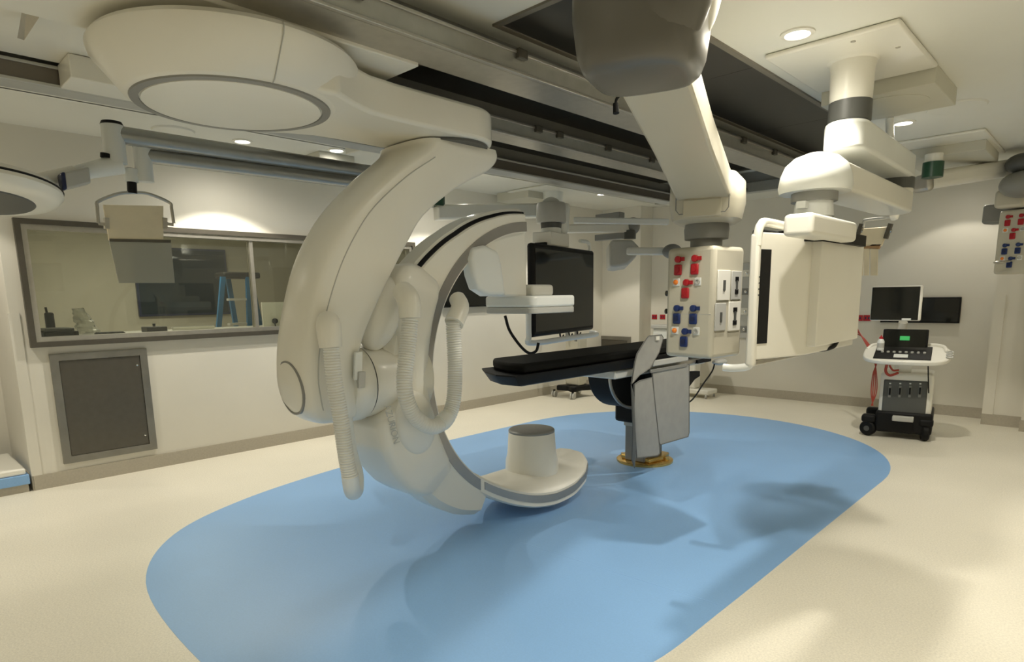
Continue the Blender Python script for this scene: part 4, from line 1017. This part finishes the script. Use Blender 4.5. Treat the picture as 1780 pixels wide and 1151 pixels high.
MB().fbox(tt0, (1, 0, 0), (0, 1, -.12), (0, .12, 1), .42, .03, U_(1569, 573, .1).z - U_(1569, 604, .1).z).build('touch_screen', BLACK, us, bevel=.012)
MB().fbox(tt0 + V(.0, -.018, 0), (1, 0, 0), (0, 1, -.12), (0, .12, 1), .38, .004, .19).build('touch_glass', SCREEN, us)
MB().fbox(U_(1567.5, 588, .078), (1, 0, 0), (0, 1, -.12), (0, .12, 1), .09, .004, .045).build('battery_icon', LED, us)
mz0, mz1 = U_(1554, 558, .15), U_(1554, 497, .15)
MB().box((U_(1513, 520, .15).x, UY + .15, mz0.z), (U_(1600, 520, .15).x, UY + .2, mz1.z)).build('main_monitor', WHITE, us, bevel=.02, seg=3)
MB().box((U_(1514, 520, .15).x, UY + .142, mz0.z + .012), (U_(1595, 520, .15).x, UY + .155, mz1.z - .012)).build('monitor_screen', SCREEN, us, bevel=.004)
MB().fbox(U_(1572, 555, .14), (1, 0, 0), (0, 1, 0), UP, .085, .006, .02).build('name_plate', WHITE2, us)
MB().tube(catmull([U_(1567, 628, .3), U_(1567, 590, .3), U_(1569, 560, .22)], 4), .045, 14).build('monitor_stem', WHITE, us)
# cables on its left side
for k in range(4):
    o_ = k * .012
    MB().tube(catmull([U_(1493 + k, 560 + 6 * k, .5), U_(1504 + k, 590, .3), U_(1512 + k * 2, 622, .0), U_(1516 - k * 2, 650, -.05), U_(1516 - 3 * k, 680, -.05), U_(1507 + k, 704, -.05)], 6), .006, 6).build('cable', REDC, us)
MB().tube(catmull([U_(1532, 632, -.1), U_(1530, 645, -.1), U_(1537, 652, -.1), U_(1552, 648, -.05)], 5), .014, 8).build('cable', REDC, us)
MB().tube(catmull([U_(1536, 634, -.1), U_(1542, 643, -.1), U_(1553, 643, -.05)], 5), .010, 8).build('cable', REDC, us)
MB().tube(catmull([U_(1598, 628, -.2), U_(1603, 650, -.06), U_(1604, 684, -.05)], 5), .006, 6).build('cable', BLACK, us)
bo = V(U_(1519, 611, -.1).x, UY + .02, cz + .050)
us.rotation_euler = (0, 0, math.radians(9))
rc = Matrix.Translation(us.location) @ Matrix.Rotation(math.radians(9), 4, 'Z') @ Matrix.Translation(-us.location)
bo = rc @ bo
t = thing('gel_bottle', 'small white bottle with a red cap standing on the ultrasound console', 'bottle', bo)
MB().lathe(bo, [(.033, 0), (.035, .01), (.035, .10), (.02, .125)], n=20).build('body', WHITE2, t)
MB().lathe(bo, [(.02, .124), (.02, .145), (.008, .15), (.006, .165)], n=16).build('cap', RED, t)
MB().lathe(bo, [(.0355, .03), (.0355, .08)], n=20).build('band', LGREY, t)

# mobile stand behind the table, left
ms = thing('mobile_stand', 'mobile stand on a black castor base behind the patient table head', 'trolley', (-6.12, 7.85, 0))
c0, c1, c2 = V(-6.43, 7.65, 0), V(-6.03, 7.62, 0), V(-5.93, 8.12, 0); c3 = c0 + c2 - c1
ctr = (c0 + c2) / 2
pts = [c0, c1, c2, c3]
rgs = []
pl4 = []
for i, p in enumerate(pts):
    a_, b_ = pts[i - 1], pts[(i + 1) % 4]
    pl4 += [p + (ctr - p) * .0 + (a_ - p) * .12, p + (b_ - p) * .12, p.lerp(b_, .5).lerp(ctr, .28)]
pz = [(p.x, p.y) for p in pl4]
MB().prism(pz, 'z', .105, .19).build('base', BLACK, ms, bevel=.02)
for p in pts:
    w_ = MB().lathe(V(p.x - .022, p.y, .05), [(.02, -.012), (.048, -.012), (.048, .012), (.02, .012)], (1, .2, 0), 20).lathe(V(p.x + .022, p.y, .05), [(.02, -.012), (.048, -.012), (.048, .012), (.02, .012)], (1, .2, 0), 20).build('castor', LGREY, ms)
    MB().cyl(V(p.x, p.y, .05), V(p.x, p.y, .12), .018, .02, 10).build('castor_fork', BLACK, w_)
MB().box((ctr.x - .14, ctr.y - .1, .19), (ctr.x + .14, ctr.y + .12, .95)).build('column', IVORY, ms, bevel=.03)
MB().box((ctr.x - .05, ctr.y - .2, .9), (ctr.x - .02, ctr.y - .17, 1.12)).box((ctr.x + .13, ctr.y - .2, .9), (ctr.x + .16, ctr.y - .17, 1.12)).build('handle_posts', MGREY, ms)
MB().box((ctr.x - .10, ctr.y - .23, 1.12), (ctr.x + .22, ctr.y - .1, 1.16)).build('shelf', LGREY, ms, bevel=.01)
MB().box((ctr.x - .1, ctr.y - .22, 1.16), (ctr.x + .2, ctr.y - .1, 1.20)).build('tray', BLACK, ms)
MB().tube(catmull([V(ctr.x - .3, ctr.y - .25, 1.2), V(ctr.x - .24, ctr.y - .3, 1.1), V(ctr.x - .12, ctr.y - .3, 1.02)], 5), .012, 8).build('probe_lead', BLACK, ms)
# white stand behind the table, right
q = Z_(1230, 694, 0)
st_ = thing('equipment_stand', 'white equipment stand with a low castor base behind the table foot', 'trolley', (q.x - .2, q.y, 0))
MB().box((q.x - .65, q.y - .0, .06), (q.x + .0, q.y + .32, .13)).build('base', WHITE, st_, bevel=.015)
for dx, dy in ((-.04, .02), (-.04, .3), (-.6, .02), (-.6, .3)):
    MB().lathe(V(q.x + dx, q.y + dy, .035), [(.01, -.012), (.034, -.012), (.034, .012), (.01, .012)], (1, .3, 0), 16).build('castor', LGREY, st_)
MB().box((q.x - .5, q.y + .08, .13), (q.x - .26, q.y + .26, .95)).build('column', WHITE, st_, bevel=.02)
e0, e1 = Y_(1137, 600, q.y + .05), Y_(1166, 566, q.y + .05)
MB().box((e0.x, q.y - .0, e0.z - .06), (e1.x + .12, q.y + .25, e1.z - .05)).build('unit', WHITE2, st_, bevel=.02)
MB().box((e0.x - .02, q.y - .03, e1.z - .05), (e1.x + .12, q.y + .27, e1.z + .01)).build('unit_lid', LGREY, st_, bevel=.01)

# ================================================================== CONTROL ROOM CONTENTS
cr = thing('control_counter', 'long pale counter just inside the control room window', 'counter', (-7.2, 3, 0))
MB().box((-7.6, 1.12, 1.262), (-6.83, 5.9, 1.302)).build('worktop', LGREY, cr, smooth=0)
MB().box((-7.55, 1.12, 0), (-7.5, 5.9, 1.262)).build('front_board', CROOM, cr, smooth=0)
CZ = 1.302
def on_counter(px, X): 
    d_ = ray(px, 575); y = d_.y * (X / d_.x); return y
y0, y1 = on_counter(70, -7.1), on_counter(130, -7.1)
t = thing('laptop', 'closed black laptop on the control counter, left end', 'laptop', (-7.1, (y0 + y1) / 2, CZ))
MB().box((-7.25, y0, CZ), (-6.95, y1, CZ + .05)).build('base', BLACK, t, bevel=.008)
MB().box((-7.25, y0 + .01, CZ + .052), (-6.95, y1 - .03, CZ + .08)).build('lid', DGREY, t, bevel=.008)
y0 = on_counter(91, -7.3)
t = thing('phone_handset', 'upright black handset standing on the laptop end of the counter', 'phone', (-7.35, y0, CZ))
MB().box((-7.39, y0 - .035, CZ + .02), (-7.32, y0 + .035, CZ + .22)).build('body', BLACK, t, bevel=.015)
MB().box((-7.42, y0 - .05, CZ), (-7.3, y0 + .05, CZ + .02)).build('cradle', DGREY, t, bevel=.006)
MB().cyl(V(-7.35, y0 - .015, CZ + .21), V(-7.35, y0 - .02, CZ + .27), .01).build('antenna', BLACK, t)
y0 = on_counter(143, -7.3)
t = MB()
rng = random.Random(8)
rg = []
for i in range(12):
    z = CZ + .012 + .24 * i / 11; cy = y0 - .06 * i / 11 + .05; r = .10 - .055 * i / 11
    rg.append([V(-7.3 + r * .7 * math.cos(2 * PI * k / 14) * rng.uniform(.7, 1.25), cy + r * math.sin(2 * PI * k / 14) * rng.uniform(.7, 1.25), z + rng.uniform(-.006, .006)) for k in range(14)])
o = t.loft(rg).build('plastic_wrapping', CLEAR, smooth=20); tag(o, 'crumpled clear plastic wrapping standing on the control counter', 'packaging')
y0, y1 = on_counter(168, -7.0), on_counter(215, -7.0)
t = thing('keyboard', 'flat black keyboard on the control counter behind the glass', 'keyboard', (-7.0, (y0 + y1) / 2, CZ))
MB().box((-7.1, y0, CZ), (-6.95, y1, CZ + .018)).build('tray', BLACK, t, bevel=.004)
MB().box((-7.09, y0 + .01, CZ + .018), (-6.96, y1 - .01, CZ + .026)).build('keys', DGREY, t, kind='stuff')
y0, y1 = on_counter(251, -7.1), on_counter(286, -7.1)
t = thing('control_box', 'small black control box with a joystick on the counter', 'controller', (-7.1, (y0 + y1) / 2, CZ))
MB().box((-7.2, y0, CZ), (-7.0, y1, CZ + .055)).build('box', BLACK, t, bevel=.008)
ym = y0 + (y1 - y0) * .5
MB().cyl(V(-7.1, ym, CZ + .055), V(-7.1, ym, CZ + .085), .012, .015).build('joystick', BLACK, t)
y0, y1 = on_counter(300, -7.3), on_counter(372, -7.3)
t = thing('cable_duct', 'slim white cable duct lying on the counter before the ladder', 'duct', (-7.3, y0, CZ))
MB().box((-7.32, y0, CZ), (-7.27, y1, CZ + .03)).build('channel', WHITE, t, bevel=.004)
MB().box((-7.30, y0 - .02, CZ + .031), (-7.28, y1, CZ + .04)).build('cover', LGREY, t)
# dark wall screen in the control room
p0, p1 = X_(229, 428, -10.45), X_(401, 546, -10.45)
t = thing('control_room_screen', 'big dark wall screen inside the control room behind the blue ladder', 'screen', (-10.45, (p0.y + p1.y) / 2, p1.z))
MB().box((-10.498, p0.y, p1.z), (-10.44, p1.y, p0.z)).build('casing', NAVY, t, bevel=.008)
MB().box((-10.439, p0.y + .03, p1.z + .03), (-10.436, p1.y - .03, p0.z - .03)).build('glass', mat('blue_black_glass', (.006, .018, .028), .12, noise=0), t)
# blue step ladder
LX = -8.6
la = thing('step_ladder', 'blue step ladder with a black top in the control room', 'ladder', (LX, X_(415, 500, LX).y, 0))
ly0, ly1 = X_(388, 480, LX).y, X_(434, 480, LX).y
ztop = X_(410, 478, LX).z
MB().box((LX - .16, ly0 - .05, ztop - .05), (LX + .16, ly1 + .08, ztop + .03)).build('top_cap', BLACK, la, bevel=.02)
def leg(y, dy, dx):
    return MB().slab([V(LX + dx * .8 - .02, y - .03, ztop - .03), V(LX + dx * .8 - .02, y + .03, ztop - .03), V(LX + dx - .02, y + dy + .03, .0), V(LX + dx - .02, y + dy - .03, .0)], (.04, 0, 0)).build('side_rail', LBLUE, la)
for a0, b0, a1, b1, dx in ((386, 485, 378, 570, .12), (398, 485, 412, 565, -.12), (429, 483, 431, 565, .12), (437, 485, 453, 555, -.12)):
    t0_, t1_ = X_(a0, b0, LX + dx), X_(a1, b1, LX + dx)
    leg(t0_.y, (t1_.y - t0_.y) / (t0_.z - t1_.z) * t0_.z, dx * 1.6)
for k in range(1, 6):
    u = k / 6; z = ztop * (1 - u)
    MB().box((LX + .08, ly0 - .1 * u, z - .015), (LX + .17, ly0 + .26, z + .015)).build('tread', LGREY, la)
    MB().box((LX - .12, ly0 + .15, z - .01), (LX - .10, ly1 + .05, z + .01)).build('brace', STEEL, la)
# white cabinet with a round knob behind the right pane
p0, p1 = X_(455, 526, -7.0), X_(500, 580, -7.0)
t = thing('wall_panel_box', 'small white board with a black round knob behind the window, beside the gantry arm', 'panel', (-7.0, (p0.y + p1.y) / 2, CZ))
MB().box((-7.03, p0.y, CZ), (-7.0, p1.y + .1, p0.z)).build('board', WHITE, t, bevel=.004)
MB().lathe(X_(477, 558, -7.0), [(.03, 0), (.03, .03), (.01, .036)], (1, 0, 0), 16).build('knob', BLACK, t)
MB().tube([X_(477, 561, -6.98), X_(481, 572, -6.97)], .008, 6).build('lever', BLACK, t)
